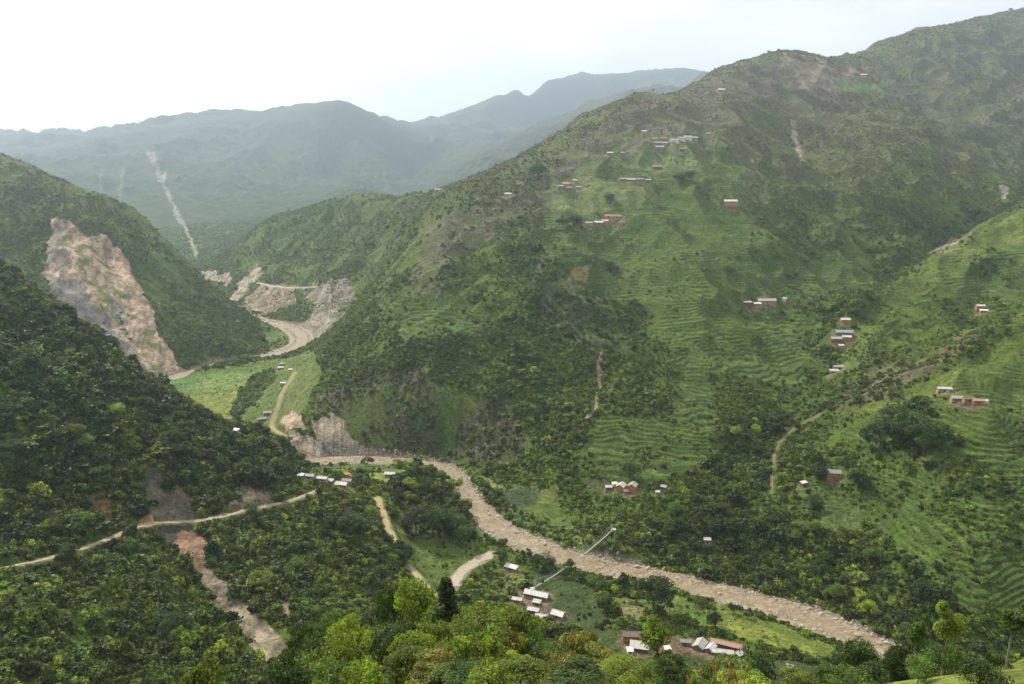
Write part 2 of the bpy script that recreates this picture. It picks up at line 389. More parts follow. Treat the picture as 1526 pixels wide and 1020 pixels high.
# ------------------------------------------------------------------ the houses: foot px, foot py, width px, roof, wall, turn, label, options
# near bank, left hamlet
HS = [
 (800, 893, 36, 'white', 'stone', -22, 'long white tin roofed shed beside the footbridge and the maize field', dict(depth=.34)),
 (762, 851, 19, 'white', 'tan', -30, 'white roofed shed standing alone by the river near the lopped trees', dict(depth=.4, mono=True)),
 (771, 899, 14, 'white', 'tan', -15, 'small white roofed house at the left end of the near hamlet', {}),
 (800, 902, 11, 'pale', 'brown', -20, 'tiny pale roofed hut just below the long white shed', dict(mono=True)),
 (795, 915, 16, 'white', 'brown', -18, 'white roofed house in the middle of the near hamlet', {}),
 (807, 925, 17, 'white', 'orange', -15, 'orange walled house with white roof at the lower end of the near hamlet', dict(storeys=1)),
 (832, 922, 18, 'white', 'tan', -28, 'white roofed hut apart to the right of the near hamlet', dict(depth=.7)),
 # near bank, right hamlet
 (941, 958, 26, 'slate', 'orange', -4, 'two storey orange house with brown roof, left of the bright tree', dict(storeys=2, depth=.5)),
 (953, 971, 26, 'pale', 'brown', -12, 'pale roofed low house in front of the two storey orange house', dict(depth=.55, mono=True)),
 (939, 975, 7, 'white', 'white', 0, 'tiny white hut at the corner of the pale roofed low house', dict(mono=True)),
 (995, 973, 7, 'white', 'white', 10, 'tiny white hut half behind the bright tree', dict(mono=True)),
 (1022, 962, 15, 'grey', 'tan', -8, 'grey roofed tan house left of the big grey gable', {}),
 (1044, 968, 22, 'pale', 'stone', 58, 'big grey gabled house seen end on in the right hamlet', dict(depth=.7)),
 (1060, 972, 17, 'white', 'stone', 52, 'white roofed wing beside the big grey gabled house', dict(depth=.6)),
 (1077, 979, 30, 'white', 'brown', -12, 'long low white roofed house at the front of the right hamlet', dict(depth=.3)),
 (1083, 966, 44, 'rust', 'brown', -24, 'long rusty red roofed house at the back of the right hamlet', dict(depth=.22)),
 (1103, 980, 11, 'pale', 'stone', 35, 'small pale roofed shed at the right end of the right hamlet', dict(mono=True)),
 (1177, 1001, 9, 'grey', 'stone', -25, 'small grey roofed shed alone below the rice fields', dict(mono=True)),
 # across the river
 (907, 731, 9, 'pale', 'stone', 0, 'small pale shed at the left of the hamlet across the river', dict(mono=True)),
 (926, 730, 13, 'white', 'orange', 62, 'white gable roofed orange house at the middle of the hamlet across the river', dict(depth=.9)),
 (943, 733, 13, 'pale', 'orange', 66, 'pale gable roofed orange house at the right of the hamlet across the river', dict(depth=.9, storeys=2)),
 (916, 725, 7, 'white', 'white', 10, 'small white hut behind the left shed across the river', dict(mono=True)),
 (934, 736, 8, 'slate', 'orange', 0, 'low brown roofed shed between the two orange houses across the river', dict(mono=True)),
 (989, 730, 8, 'grey', 'stone', -30, 'grey hut in the trees right of the hamlet across the river', dict(mono=True)),
 (980, 737, 5, 'white', 'tan', 0, 'tiny white hut below the grey one across the river', dict(lod=0)),
 (1054, 810, 10, 'pale', 'tan', -8, 'lone pale roofed hut in the bushes above the river', dict(mono=True)),
 # right side
 (1243, 714, 19, 'grey', 'orange', -6, 'bright orange house with grey roof on the near right slope', dict(storeys=2, depth=.6)),
 (1198, 725, 10, 'white', 'stone', 25, 'white roofed hut below and left of the orange house', dict(mono=True)),
 (1408, 583, 19, 'white', 'tan', -8, 'long white roofed shed on the upper right terraces', dict(depth=.35)),
 (1427, 597, 17, 'pale', 'tan', -4, 'pale roofed house joined to the left of the long orange row', {}),
 (1443, 600, 13, 'slate', 'orange', -5, 'left part of the orange row house on the terraces', dict(depth=.5)),
 (1458, 602, 16, 'rust', 'orange', -6, 'right part of the orange row house on the terraces', dict(depth=.45)),
 (1469, 601, 5, 'white', 'white', 0, 'tiny white hut at the right end of the orange row', dict(lod=0)),
 (1461, 463, 12, 'white', 'orange', -5, 'orange house with white roof high on the right slope', dict(storeys=2)),
 (1467, 467, 11, 'white', 'orange', -12, 'low white roofed annex before the high right orange house', dict(mono=True)),
 # side valley
 (1260, 480, 14, 'white', 'orange', 0, 'small white roofed orange house topmost in the side valley', {}),
 (1258, 501, 25, 'blue', 'stone', -5, 'long blue grey roofed house in the middle of the side valley', dict(depth=.36)),
 (1246, 509, 16, 'pale', 'brown', 2, 'brown walled house below left of the blue grey roof', {}),
 (1262, 507, 13, 'white', 'orange', -4, 'white roofed house below right of the blue grey roof', {}),
 (1254, 519, 7, 'white', 'tan', 0, 'tiny hut beneath the blue grey roofed group', dict(mono=True, lod=0)),
 (1250, 551, 15, 'pale', 'stone', 0, 'pale roofed row house lowest in the side valley', dict(depth=.4)),
 (1244, 556, 13, 'pale', 'brown', 4, 'lower small house before the pale row in the side valley', dict(mono=True)),
 (1143, 452, 27, 'pale', 'tan', 3, 'long pale roofed house on the middle of the mountain face', dict(depth=.33)),
 (1129, 458, 11, 'white', 'tan', 6, 'white roofed hut below left of the long pale house', dict(mono=True)),
 (1114, 456, 12, 'pale', 'brown', 4, 'brown hut furthest left of the long pale house', dict(mono=True)),
 (1169, 449, 5, 'white', 'white', 0, 'tiny white hut right of the long pale house', dict(lod=0)),
 (1089, 307, 19, 'white', 'tan', -2, 'lone tan house with white roof in a dark hedge on the mountain face', {}),
 # mountain hamlet
 (878, 336, 10, 'pale', 'tan', 6, 'leftmost house of the mountain hamlet', dict(lod=0)),
 (892, 334, 13, 'white', 'stone', 4, 'white roofed house, second from the left in the mountain hamlet', {}),
 (902, 333, 9, 'white', 'tan', 0, 'third house from the left in the mountain hamlet', dict(lod=0)),
 (907, 328, 11, 'rust', 'orange', 0, 'rusty roofed orange house above the mountain hamlet', dict(lod=1)),
 (918, 328, 17, 'thatch', 'tan', 2, 'tan thatched house at the top of the mountain hamlet', dict(lod=1)),
 (927, 334, 9, 'slate', 'orange', -6, 'rightmost orange house of the mountain hamlet', dict(lod=0)),
 # high village
 (983, 224, 13, 'blue', 'stone', 0, 'wide blue grey house at the front of the high village', {}),
 (980, 216, 11, 'grey', 'stone', 0, 'grey roofed house behind the wide blue grey one', dict(lod=0)),
 (991, 217, 9, 'pale', 'tan', 0, 'pale roofed house right behind the wide blue grey one', dict(lod=0)),
 (976, 210, 8, 'grey', 'tan', 0, 'left house at the back of the high village', dict(lod=0)),
 (989, 210, 9, 'thatch', 'stone', 0, 'thatched house at the back middle of the high village', dict(lod=0)),
 (1005, 211, 13, 'blue', 'white', 0, 'first of the roofs in a row at the right of the high village', dict(lod=0)),
 (1016, 210, 10, 'blue', 'white', 0, 'second of the roofs in a row at the right of the high village', dict(lod=0)),
 (1025, 208, 12, 'pale', 'white', 0, 'third of the roofs in a row at the right of the high village', dict(lod=0)),
 (1035, 208, 9, 'pale', 'tan', 0, 'last of the roofs in a row at the right of the high village', dict(lod=0)),
 (960, 199, 7, 'white', 'tan', 0, 'lone white hut above the green field left of the high village', dict(lod=0)),
 (1055, 202, 6, 'pale', 'tan', 0, 'small hut furthest right of the high village', dict(lod=0)),
 (909, 230, 8, 'white', 'stone', 0, 'white house on the shoulder left of the high village', dict(lod=0)),
 (928, 232, 6, 'pale', 'stone', 0, 'small house between the shoulder and the high village', dict(lod=0)),
 (1016, 226, 6, 'thatch', 'brown', 0, 'brown hut below the row of the high village', dict(lod=0)),
 (928, 269, 10, 'grey', 'stone', -3, 'first of the grey houses in line on the pale terraces', dict(lod=0)),
 (941, 270, 12, 'pale', 'stone', -3, 'second of the grey houses in line on the pale terraces', dict(lod=0)),
 (954, 271, 10, 'grey', 'stone', -3, 'third of the grey houses in line on the pale terraces', dict(lod=0)),
 (966, 272, 8, 'pale', 'stone', -3, 'last of the grey houses in line on the pale terraces', dict(lod=0)),
 (979, 252, 13, 'thatch', 'brown', -3, 'brown long house between the high village and the grey line', dict(lod=0)),
 # shoulder hamlet
 (844, 276, 10, 'rust', 'orange', 0, 'orange roofed house in the shoulder hamlet', dict(lod=0)),
 (857, 272, 6, 'white', 'tan', 0, 'small white roof at the top of the shoulder hamlet', dict(lod=0)),
 (835, 281, 8, 'blue', 'stone', 0, 'blue grey roof at the left of the shoulder hamlet', dict(lod=0)),
 (848, 283, 8, 'grey', 'brown', 0, 'grey roof at the front of the shoulder hamlet', dict(lod=0)),
 (862, 282, 7, 'pale', 'tan', 0, 'pale roof at the right of the shoulder hamlet', dict(lod=0)),
 (877, 278, 6, 'thatch', 'stone', 0, 'outlying hut right of the shoulder hamlet', dict(lod=0)),
 (757, 292, 9, 'white', 'tan', 0, 'lone white roofed house on the spur left of the shoulder hamlet', dict(lod=0)),
 (652, 285, 8, 'pale', 'orange', 0, 'lone orange hut low on the spur crest', dict(lod=0)),
 (1075, 136, 10, 'white', 'tan', 0, 'lone house high below the ridge with a white roof', dict(lod=0)),
 (1287, 115, 9, 'white', 'orange', 0, 'lone house by the green patch under the summit', dict(lod=0)),
 # river terrace of the upper valley
 (398, 619, 11, 'pale', 'stone', 24, 'pale roofed house above the valley road bend', dict(depth=.5)),
 (390, 629, 13, 'grey', 'stone', 20, 'grey roofed house below the one at the valley road bend', dict(depth=.5)),
 (351, 645, 9, 'white', 'tan', -20, 'white hut just beyond the left spur', dict(mono=True)),
 (422, 575, 8, 'white', 'tan', 0, 'white hut beside the valley road', dict(lod=0)),
 (418, 551, 8, 'white', 'stone', 10, 'lower white house of the upper valley terrace', dict(lod=0)),
 (421, 545, 7, 'pale', 'stone', 0, 'upper pale house of the upper valley terrace', dict(lod=0)),
 (433, 553, 5, 'white', 'tan', 0, 'tiny white hut right of the upper valley terrace houses', dict(lod=0)),
 # row village on the bench
 (448, 712, 8, 'white', 'stone', -8, 'small white hut at the left end of the row village', dict(mono=True)),
 (460, 713, 17, 'pale', 'tan', -10, 'grey white roof, second from left in the row village', dict(depth=.4)),
 (480, 717, 15, 'white', 'tan', -10, 'white roof, third from left in the row village', dict(depth=.45)),
 (491, 721, 10, 'pale', 'brown', -12, 'small pale roof, fourth from left in the row village', dict(mono=True)),
 (509, 726, 17, 'white', 'orange', -12, 'broad white roof at the front right of the row village', dict(depth=.55)),
 (517, 720, 14, 'grey', 'tan', -12, 'grey roof behind the broad white one in the row village', dict(depth=.5)),
 (581, 711, 15, 'white', 'tan', -6, 'lone white roofed house on the bright field of the bench', dict(depth=.45)),
]

# ------------------------------------------------------------------ zones, drawn over places of the land (picture corner points + range of distance)
def zone(x, y, px, py, poly, y0, y1, rag=0.0, lam=25.0, seed=31):
    pa = np.asarray(poly, float); g = rag*1.6
    bb = (px > pa[:,0].min()-g) & (px < pa[:,0].max()+g) & (py > pa[:,1].min()-g) & (py < pa[:,1].max()+g) & (y > y0) & (y < y1)
    full = np.zeros(x.shape, bool)
    if not bb.any(): return full
    x, y, px, py = x[bb], y[bb], px[bb], py[bb]
    if rag:
        px = px + perlin(x, y, lam, seed)*rag + perlin(x, y, lam*.3, seed+1)*rag*.5
        py = py + perlin(x, y, lam, seed+2)*rag + perlin(x, y, lam*.3, seed+3)*rag*.5
    full[bb] = inpoly(px, py, poly)
    return full
TERR = [
 ([(880,230),(1060,190),(1110,300),(1175,420),(1205,560),(1130,610),(1060,600),(1000,520),(960,470),(850,420),(800,360),(815,290)], 800, 1560, 3.0),
 ([(1400,575),(1526,480),(1600,440),(1640,900),(1526,900),(1420,900),(1330,820),(1240,765),(1170,745),(1190,720),(1290,735),(1270,650),(1330,600)], 420, 790, 2.7),
 ([(1526,310),(1640,240),(1640,430),(1526,440),(1440,445),(1380,420),(1310,470),(1230,560),(1300,460),(1440,350)], 740, 1330, 3.4),
 ([(900,630),(1040,590),(1062,690),(1000,720),(960,722),(850,690)], 610, 850, 2.6),
 ([(1000,500),(1060,520),(1075,640),(1030,660)], 640, 900, 2.6),
 ([(560,440),(690,430),(720,480),(600,500)], 850, 1150, 3.2),
 ([(1180,380),(1290,370),(1290,430),(1190,450)], 950, 1300, 3.4),
]
# colour zones: polygon, y range, albedo, raggedness, bush density factor, roughness kind (1 bare)
G_PADDY = (.105,.150,.030); G_BRIGHT = (.150,.185,.036); G_DARK = (.045,.072,.020); G_YEL = (.20,.20,.055)
TAN = (.40,.30,.22); PINK = (.43,.30,.22); GREY = (.235,.225,.215); EARTH = (.20,.115,.06); SAND = (.42,.34,.26); ROCKD = (.085,.078,.068)
ZONES = [
 # valley floor beyond the left spur
 ([(225,575),(300,552),(400,538),(440,530),(470,520),(480,560),(440,630),(360,650),(250,625)], 780, 1250, (.10,.145,.035), 3, 0.22, 0),
 ([(280,590),(360,583),(350,632),(300,622)], 780, 1100, (.17,.19,.04), 3, 0.22, 0),
 ([(240,566),(340,552),(400,548),(370,560),(260,585)], 850, 1250, (.075,.16,.045), 3, 0.22, 0),
 ([(300,560),(400,553),(350,580),(285,586)], 850, 1250, (.14,.20,.05), 3, 0.22, 0),
 ([(355,585),(385,555),(415,545),(405,575),(360,620),(345,630)], 780, 1250, (.05,.085,.03), 4, 1.5, 0),
 ([(440,545),(478,560),(430,632),(405,640),(420,600)], 780, 1250, (.12,.15,.045), 3, 0.25, 0),
 ([(385,476),(415,484),(432,500),(432,515),(405,530),(395,505)], 1200, 1500, (.11,.16,.045), 3, 0.35, 0),
 # bench by the row village
 ([(445,697),(560,690),(615,700),(600,706),(540,702),(450,712)], 600, 735, (.10,.145,.035), 2, 0.22, 0),
 ([(538,706),(592,704),(584,720),(556,718)], 600, 735, (.17,.205,.04), 1, 0.22, 0),
 ([(505,706),(522,704),(535,712),(518,716)], 600, 735, (.30,.13,.06), 1, 0, 1),
 ([(495,750),(520,752),(525,800),(505,805),(500,770)], 480, 660, (.20,.10,.05), 5, .5, 1),
 ([(580,740),(640,790),(700,800),(720,830),(660,880),(620,870),(590,800)], 470, 640, (.085,.125,.025), 5, .16, 0),
 ([(590,780),(640,795),(635,802),(600,798)], 470, 640, (.16,.16,.06), 3, 0.22, 0),
 # far bank below the main face
 ([(690,705),(760,720),(840,735),(830,760),(900,830),(870,835),(800,815),(740,775)], 540, 730, (.085,.12,.03), 4, 0.35, 0),
 ([(720,712),(745,718),(760,735),(735,730)], 540, 730, (.15,.17,.05), 2, 0.22, 0),
 ([(755,730),(802,728),(800,752),(775,758),(750,745)], 540, 720, (.040,.055,.025), 2, 0.22, 0),
 ([(802,728),(835,726),(828,745),(808,752)], 540, 720, (.15,.165,.045), 2, 0.22, 0),
 ([(750,760),(900,800),(1000,830),(980,845),(850,815)], 500, 700, (.09,.125,.032), 4, 0.45, 0),
 ([(870,715),(905,712),(905,735),(870,735)], 560, 720, (.075,.085,.035), 2, 0.22, 0),
 # near bank fields
 ([(790,850),(870,865),(915,925),(870,940),(820,920),(800,900)], 380, 560, (.042,.064,.024), 2, 0.1, 0),
 ([(893,893),(930,888),(955,905),(925,912)], 380, 560, (.15,.16,.05), 1, 0.1, 0),
 ([(920,905),(960,903),(975,915),(950,925),(925,920)], 380, 560, (.20,.185,.085), 1, 0.1, 0),
 ([(935,892),(990,895),(985,915),(960,905)], 380, 560, (.09,.145,.03), 1, 0.1, 0),
 ([(985,885),(1080,900),(1250,965),(1240,985),(1130,960),(1060,935),(990,920)], 370, 520, (.12,.16,.03), 2, 0.1, 0),
 ([(1010,905),(1070,915),(1050,935),(1005,922)], 370, 520, (.075,.14,.03), 1, 0.1, 0),
 ([(1090,920),(1180,950),(1150,965),(1080,940)], 370, 520, (.165,.19,.035), 1, 0.1, 0),
 ([(870,930),(1110,975),(1260,995),(1300,1040),(800,1040),(830,960)], 290, 440, (.045,.062,.022), 2, 0.25, 0),
 ([(925,948),(960,945),(1110,965),(1105,985),(930,975)], 330, 500, (.15,.105,.07), 3, .1, 1),
 ([(765,880),(790,885),(830,915),(815,930),(775,905)], 400, 520, (.14,.10,.07), 3, .2, 1),
 ([(740,860),(775,850),(790,870),(760,880),(730,900)], 400, 560, (.12,.14,.045), 3, 0.3, 0),
 # right side
 ([(1150,740),(1230,725),(1300,740),(1290,790),(1200,790),(1160,765)], 480, 680, (.075,.105,.030), 3, 0.35, 0),
 ([(1355,960),(1526,930),(1600,1100),(1300,1100)], 25, 260, (.16,.20,.035), 2, 0.22, 0),
 ([(1200,540),(1235,535),(1235,590),(1210,625),(1185,620)], 700, 920, (.06,.09,.02), 6, .6, 0),
 ([(1526,310),(1526,360),(1440,385),(1420,370),(1490,330)], 1000, 1300, (.13,.165,.035), 3, 0.22, 0),
 ([(1526,488),(1470,520),(1433,541),(1380,569),(1309,594),(1256,612),(1250,622),(1330,610),(1400,590),(1480,560),(1526,530)], 600, 760, (.095,.13,.025), 5, 0.22, 0),
 ([(1490,330),(1400,374),(1340,415),(1300,460),(1256,520),(1240,560),(1270,560),(1320,480),(1400,420),(1500,370)], 740, 1250, (.088,.122,.024), 6, 0.3, 0),
 # terraces on the main face, brighter strips
 ([(820,290),(870,265),(960,280),(960,310),(870,320),(820,315)], 1100, 1450, (.13,.16,.055), 4, 0.22, 0),
 ([(905,245),(960,205),(1020,215),(1050,250),(960,262)], 1200, 1560, (.11,.15,.055), 4, 0.25, 0),
 ([(855,400),(880,395),(875,420),(845,420)], 900, 1200, (.26,.20,.09), 3, 0.22, 0),
 # cliffs and bare brown slopes
 ([(560,560),(640,560),(700,600),(760,600),(790,680),(740,700),(640,692),(540,672),(470,600)], 690, 900, (.085,.074,.062), 16, .42, 1),
 ([(790,400),(860,420),(930,500),(910,540),(820,500)], 780, 1100, (.08,.075,.06), 18, .5, 1),
 ([(960,135),(1100,95),(1180,80),(1260,110),(1200,150),(1100,180),(1020,200),(900,230),(850,260),(780,290),(900,180)], 1250, 2500, (.11,.098,.070), 20, .6, 0),
 ([(1300,100),(1526,20),(1700,0),(1700,300),(1440,240)], 1500, 3300, (.085,.090,.062), 20, .7, 0),
 ([(1160,85),(1240,95),(1290,112),(1230,150),(1200,130)], 1500, 2700, (.175,.145,.10), 13, .3, 1),
 ([(1238,120),(1280,115),(1330,135),(1270,140)], 1500, 2700, (.10,.145,.06), 4, .1, 0),
 ([(1175,175),(1187,178),(1190,215),(1200,240),(1194,243),(1180,200)], 1300, 2300, (.26,.22,.17), 3, 0, 1),
 ([(640,330),(760,290),(850,280),(760,330),(680,400),(610,440)], 950, 1500, (.115,.105,.070), 18, .5, 0),
 ([(1270,570),(1400,520),(1470,490),(1440,530),(1330,590),(1240,620)], 640, 950, (.11,.095,.055), 8, .4, 0),
 ([(1490,275),(1505,280),(1500,300),(1490,290)], 1200, 2000, (.35,.29,.24), 3, 0, 1),
 ([(1395,370),(1435,352),(1450,345),(1440,360),(1400,380)], 1000, 1400, (.22,.18,.13), 6, .1, 1),
 # waterfall gully streaks on the main face
 ([(893,590),(886,592),(884,612),(872,622),(864,636),(870,638),(880,622),(893,606)], 640, 880, (.33,.25,.19), 2, 0, 1),
 ([(896,520),(890,530),(889,590),(894,590)], 700, 900, (.26,.20,.16), 2, 0, 1),
 # rock cuts above the river road
 ([(418,628),(436,612),(450,620),(458,645),(440,640),(425,642)], 690, 860, (.46,.35,.27), 4, .05, 1),
 ([(458,642),(480,615),(500,620),(545,672),(552,680),(520,680),(490,660)], 690, 860, (.34,.28,.22), 6, .15, 1),
 ([(430,640),(470,655),(550,683),(500,690),(438,692)], 690, 860, (.46,.36,.27), 4, .05, 1),
 ([(462,655),(500,660),(540,678),(480,684)], 690, 860, (.15,.15,.145), 4, .15, 1),
 # landslides along the upper river
 ([(385,393),(370,405),(340,438),(350,455),(362,440),(378,425),(392,410)], 1350, 2100, (.33,.28,.23), 5, .2, 1),
 ([(362,450),(385,425),(440,425),(440,450),(400,470),(365,468)], 1350, 2100, (.28,.215,.16), 8, .45, 1),
 ([(440,430),(520,412),(530,440),(495,490),(470,510),(440,492),(480,455)], 1250, 2000, (.24,.205,.165), 10, .45, 1),
 ([(440,490),(470,470),(500,460),(480,505),(465,515)], 1200, 1800, (.28,.24,.195), 4, .1, 1),
 ([(300,400),(345,412),(345,425),(305,415)], 1400, 2300, (.36,.29,.25), 5, .1, 1),
 # the great landslide on the left hill
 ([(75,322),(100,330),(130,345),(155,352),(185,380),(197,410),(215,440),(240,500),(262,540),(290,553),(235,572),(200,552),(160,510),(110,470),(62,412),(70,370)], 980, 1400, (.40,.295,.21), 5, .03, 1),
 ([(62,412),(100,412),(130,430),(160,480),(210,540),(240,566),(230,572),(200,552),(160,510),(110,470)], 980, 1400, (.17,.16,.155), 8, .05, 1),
 ([(160,430),(182,455),(215,520),(190,500),(160,470)], 980, 1400, (.20,.20,.15), 6, .5, 1),
 ([(75,330),(90,345),(110,400),(90,410),(72,380)], 980, 1400, (.22,.19,.16), 6, .2, 1),
 ([(175,460),(195,480),(245,540),(285,552),(240,570),(215,545)], 980, 1400, (.38,.285,.215), 3, 0, 1),
 # far landslide
 ([(218,226),(230,228),(238,255),(258,300),(279,340),(296,378),(292,386),(284,365),(272,335),(260,325),(257,305),(236,268),(228,250)], 2000, 6200, (.25,.215,.185), 3, 0, 1),
 ([(245,250),(250,252),(244,275),(240,270)], 3300, 6200, (.30,.26,.23), 3, 0, 1),
 ([(150,255),(155,250),(151,285),(147,290)], 3300, 6200, (.15,.15,.12), 3, 0, 1),
 ([(180,250),(187,250),(182,290),(177,290)], 3300, 6200, (.13,.135,.10), 4, 0, 1),
 # near left slope: slide above and below the road
 ([(212,692),(225,700),(262,735),(285,745),(300,765),(300,780),(225,780),(215,740)], 420, 620, (.135,.118,.092), 8, .1, 1),
 ([(260,720),(285,740),(310,770),(275,760)], 420, 620, (.24,.17,.11), 4, .1, 1),
 ([(205,772),(225,766),(232,780),(210,786)], 420, 560, (.34,.18,.10), 2, 0, 1),
 ([(130,740),(175,742),(170,775),(135,770)], 400, 560, (.17,.095,.05), 6, .5, 1),
 ([(340,735),(380,720),(420,735),(400,755),(350,765)], 420, 620, (.19,.15,.10), 7, .45, 1),
 ([(228,784),(300,782),(300,812),(312,850),(270,850),(258,815)], 360, 500, (.085,.08,.07), 4, .1, 1),
 ([(264,788),(302,792),(316,855),(270,850),(266,820)], 360, 500, (.27,.17,.11), 4, 0, 1),
 ([(278,848),(321,847),(350,884),(385,918),(417,949),(432,962),(434,1008),(398,1005),(380,970),(345,926),(305,880)], 280, 480, (.25,.205,.15), 2, .0, 1),
 ([(320,800),(328,802),(350,850),(385,905),(375,905),(340,850)], 330, 520, (.24,.19,.11), 3, .3, 1),
 ([(400,860),(412,858),(440,930),(430,935)], 300, 520, (.22,.17,.12), 4, .3, 1),
 ([(213,880),(222,885),(248,915),(244,920),(220,900)], 280, 480, (.20,.15,.08), 2, .2, 1),
]
OPEN = [
 ([(1526,300),(1600,300),(1600,640),(1400,640),(1290,650),(1210,660),(1200,640),(1290,520),(1420,370)], 430, 1350, .55),
 ([(560,440),(660,290),(850,210),(1000,140),(1200,100),(1300,330),(1200,560),(1100,620),(1000,640),(860,420),(700,440)], 800, 2400, .62),
 ([(330,395),(520,285),(660,285),(560,430),(480,500),(440,420)], 1200, 2300, .6),
 ([(0,225),(130,285),(250,362),(300,430),(200,400),(70,320),(0,300)], 1150, 1700, .6),
 ([(1300,80),(1540,0),(1540,300),(1400,330),(1300,250)], 1300, 3300, 1.1),
]
def terr_mask(x, y, px, py):
    m = np.zeros(x.shape); st = np.full(x.shape, 3.0)
    for poly, y0, y1, s in TERR:
        z = zone(x, y, px, py, poly, y0, y1, 22, 60, 41)
        m[z] = 1; st[z] = s
    m *= np.clip(1.5 + 2.0*perlin(x, y, 75, 51) + 1.2*perlin(x, y, 28, 55), 0, 1)*np.where(y < 1, 0, 1)
    return m, st
ROADS_PX = {
 # name: (points, half width, y guess handled by hit)
 'left': [(-60,862),(0,848),(50,838),(90,828),(140,812),(170,801),(200,787),(222,779),(260,779),(300,777),(340,768),(380,758),(420,750),(450,742),(472,732)],
}
def ground_nr(x, y):
    z = H_raw(x, y)
    px, py = project(x, y, z)
    m, st = terr_mask(x, y, px, py)
    wob = z/st + 1.8*perlin(x, y, 70, 52) + .6*perlin(x, y, 24, 56) + .12*perlin(x, y, 8, 53)
    f = wob - np.floor(wob)
    stp = np.floor(wob) + sstep(.55, 1.0, f)
    zt = z + (stp - wob)*st*.75
    return z*(1-m) + zt*m
def hit(px, py, fn, y0=30, y1=7000, off=0.0):
    """first meeting of the view ray with the land, for arrays of picture points"""
    px = np.atleast_1d(np.asarray(px, float)); py = np.atleast_1d(np.asarray(py, float))
    a, dy, dz = ray(px, py)
    Ys = np.exp(np.linspace(math.log(y0), math.log(y1), 700))
    T = Ys[None,:]/dy[:,None]
    X = a[:,None]*T; Yy = np.repeat(Ys[None,:], len(px), 0); Z = CAMZ + dz[:,None]*T
    Gz = fn(X, Yy) + off
    below = Z <= Gz
    k = np.argmax(below, 1); none = ~below.any(1); k[none] = len(Ys)-1; k = np.maximum(k, 1)
    i = np.arange(len(px)); d0 = Z[i,k-1]-Gz[i,k-1]; d1 = Z[i,k]-Gz[i,k]
    t = np.clip(d0/np.maximum(d0-d1, 1e-6), 0, 1)
    yy = Ys[k-1]*(1-t)+Ys[k]*t
    tt = yy/dy
    return a*tt, yy, CAMZ+dz*tt
# roads and paths: picture polylines -> plan polylines with heights, then benches are cut for them
ROAD_DEF = [
 ('dirt_road', [(-60,862),(0,848),(50,838),(90,828),(140,812),(170,801),(200,787),(222,779),(260,779),(300,777),(340,768),(380,758),(420,750),(450,742),(472,732)], 2.0, 300, 600, (.36,.29,.20)),
 ('river_road', [(438,690),(480,688),(530,686),(560,686),(600,690),(625,696)], 3.0, 650, 800, (.42,.33,.26)),
 ('valley_road', [(440,555),(428,575),(418,590),(414,610),(405,630),(405,640),(420,648),(436,655)], 2.2, 720, 1150, (.30,.27,.13)),
 ('farm_track', [(562,742),(570,762),(578,785),(586,805),(592,815)], 2.2, 480, 640, (.36,.30,.16)),
 ('farm_track', [(608,842),(625,862),(640,882),(660,905)], 1.8, 420, 560, (.36,.30,.18)),
 ('dry_streambed', [(735,826),(715,834),(698,845),(682,858),(674,875)], 4.2, 440, 580, (.40,.34,.27)),
 ('mountain_road', [(385,422),(410,428),(440,430),(470,428)], 3.2, 1300, 2100, (.50,.42,.35)),
 ('footpath', [(1150,735),(1152,700),(1155,665),(1180,640),(1240,608),(1300,575),(1380,535)], .55, 600, 900, (.20,.18,.10)),
 ('footpath', [(1385,378),(1410,365),(1440,350),(1465,335)], 1.6, 1000, 1300, (.28,.24,.16)),
]
ROADS = []
for name, pts, hw, y0, y1, col in ROAD_DEF:
    p = smooth_poly(pts, 2)
    x, y, z = hit(p[:,0], p[:,1], H_raw, y0, y1)
    for _ in range(3):
        for a in (x, y, z):
            a[1:-1] = .25*a[:-2] + .5*a[1:-1] + .25*a[2:]
    ROADS.append((name, np.stack([x, y, z], 1), hw, col))
def road_apply(x, y, z):
    for name, rp, hw, col in ROADS:
        bb = (x > rp[:,0].min()-15) & (x < rp[:,0].max()+15) & (y > rp[:,1].min()-15) & (y < rp[:,1].max()+15)
        if not bb.any(): continue
        xs, ys = x[bb], y[bb]; best = np.full(xs.shape, 1e9); rz = np.zeros(xs.shape)
        for a, b in zip(rp[:-1], rp[1:]):
            dx, dy = b[0]-a[0], b[1]-a[1]; l2 = dx*dx+dy*dy+1e-9
            t = np.clip(((xs-a[0])*dx+(ys-a[1])*dy)/l2, 0, 1)
            d = np.hypot(xs-a[0]-t*dx, ys-a[1]-t*dy); m = d < best
            best[m] = d[m]; rz[m] = (a[2]+t*(b[2]-a[2]))[m]
        w = 1-sstep(hw+.6, hw+5.5, best)
        z = z.copy(); z[bb] = z[bb]*(1-w) + rz*w
    return z
def ground(x, y): return road_apply(x, y, ground_nr(x, y))

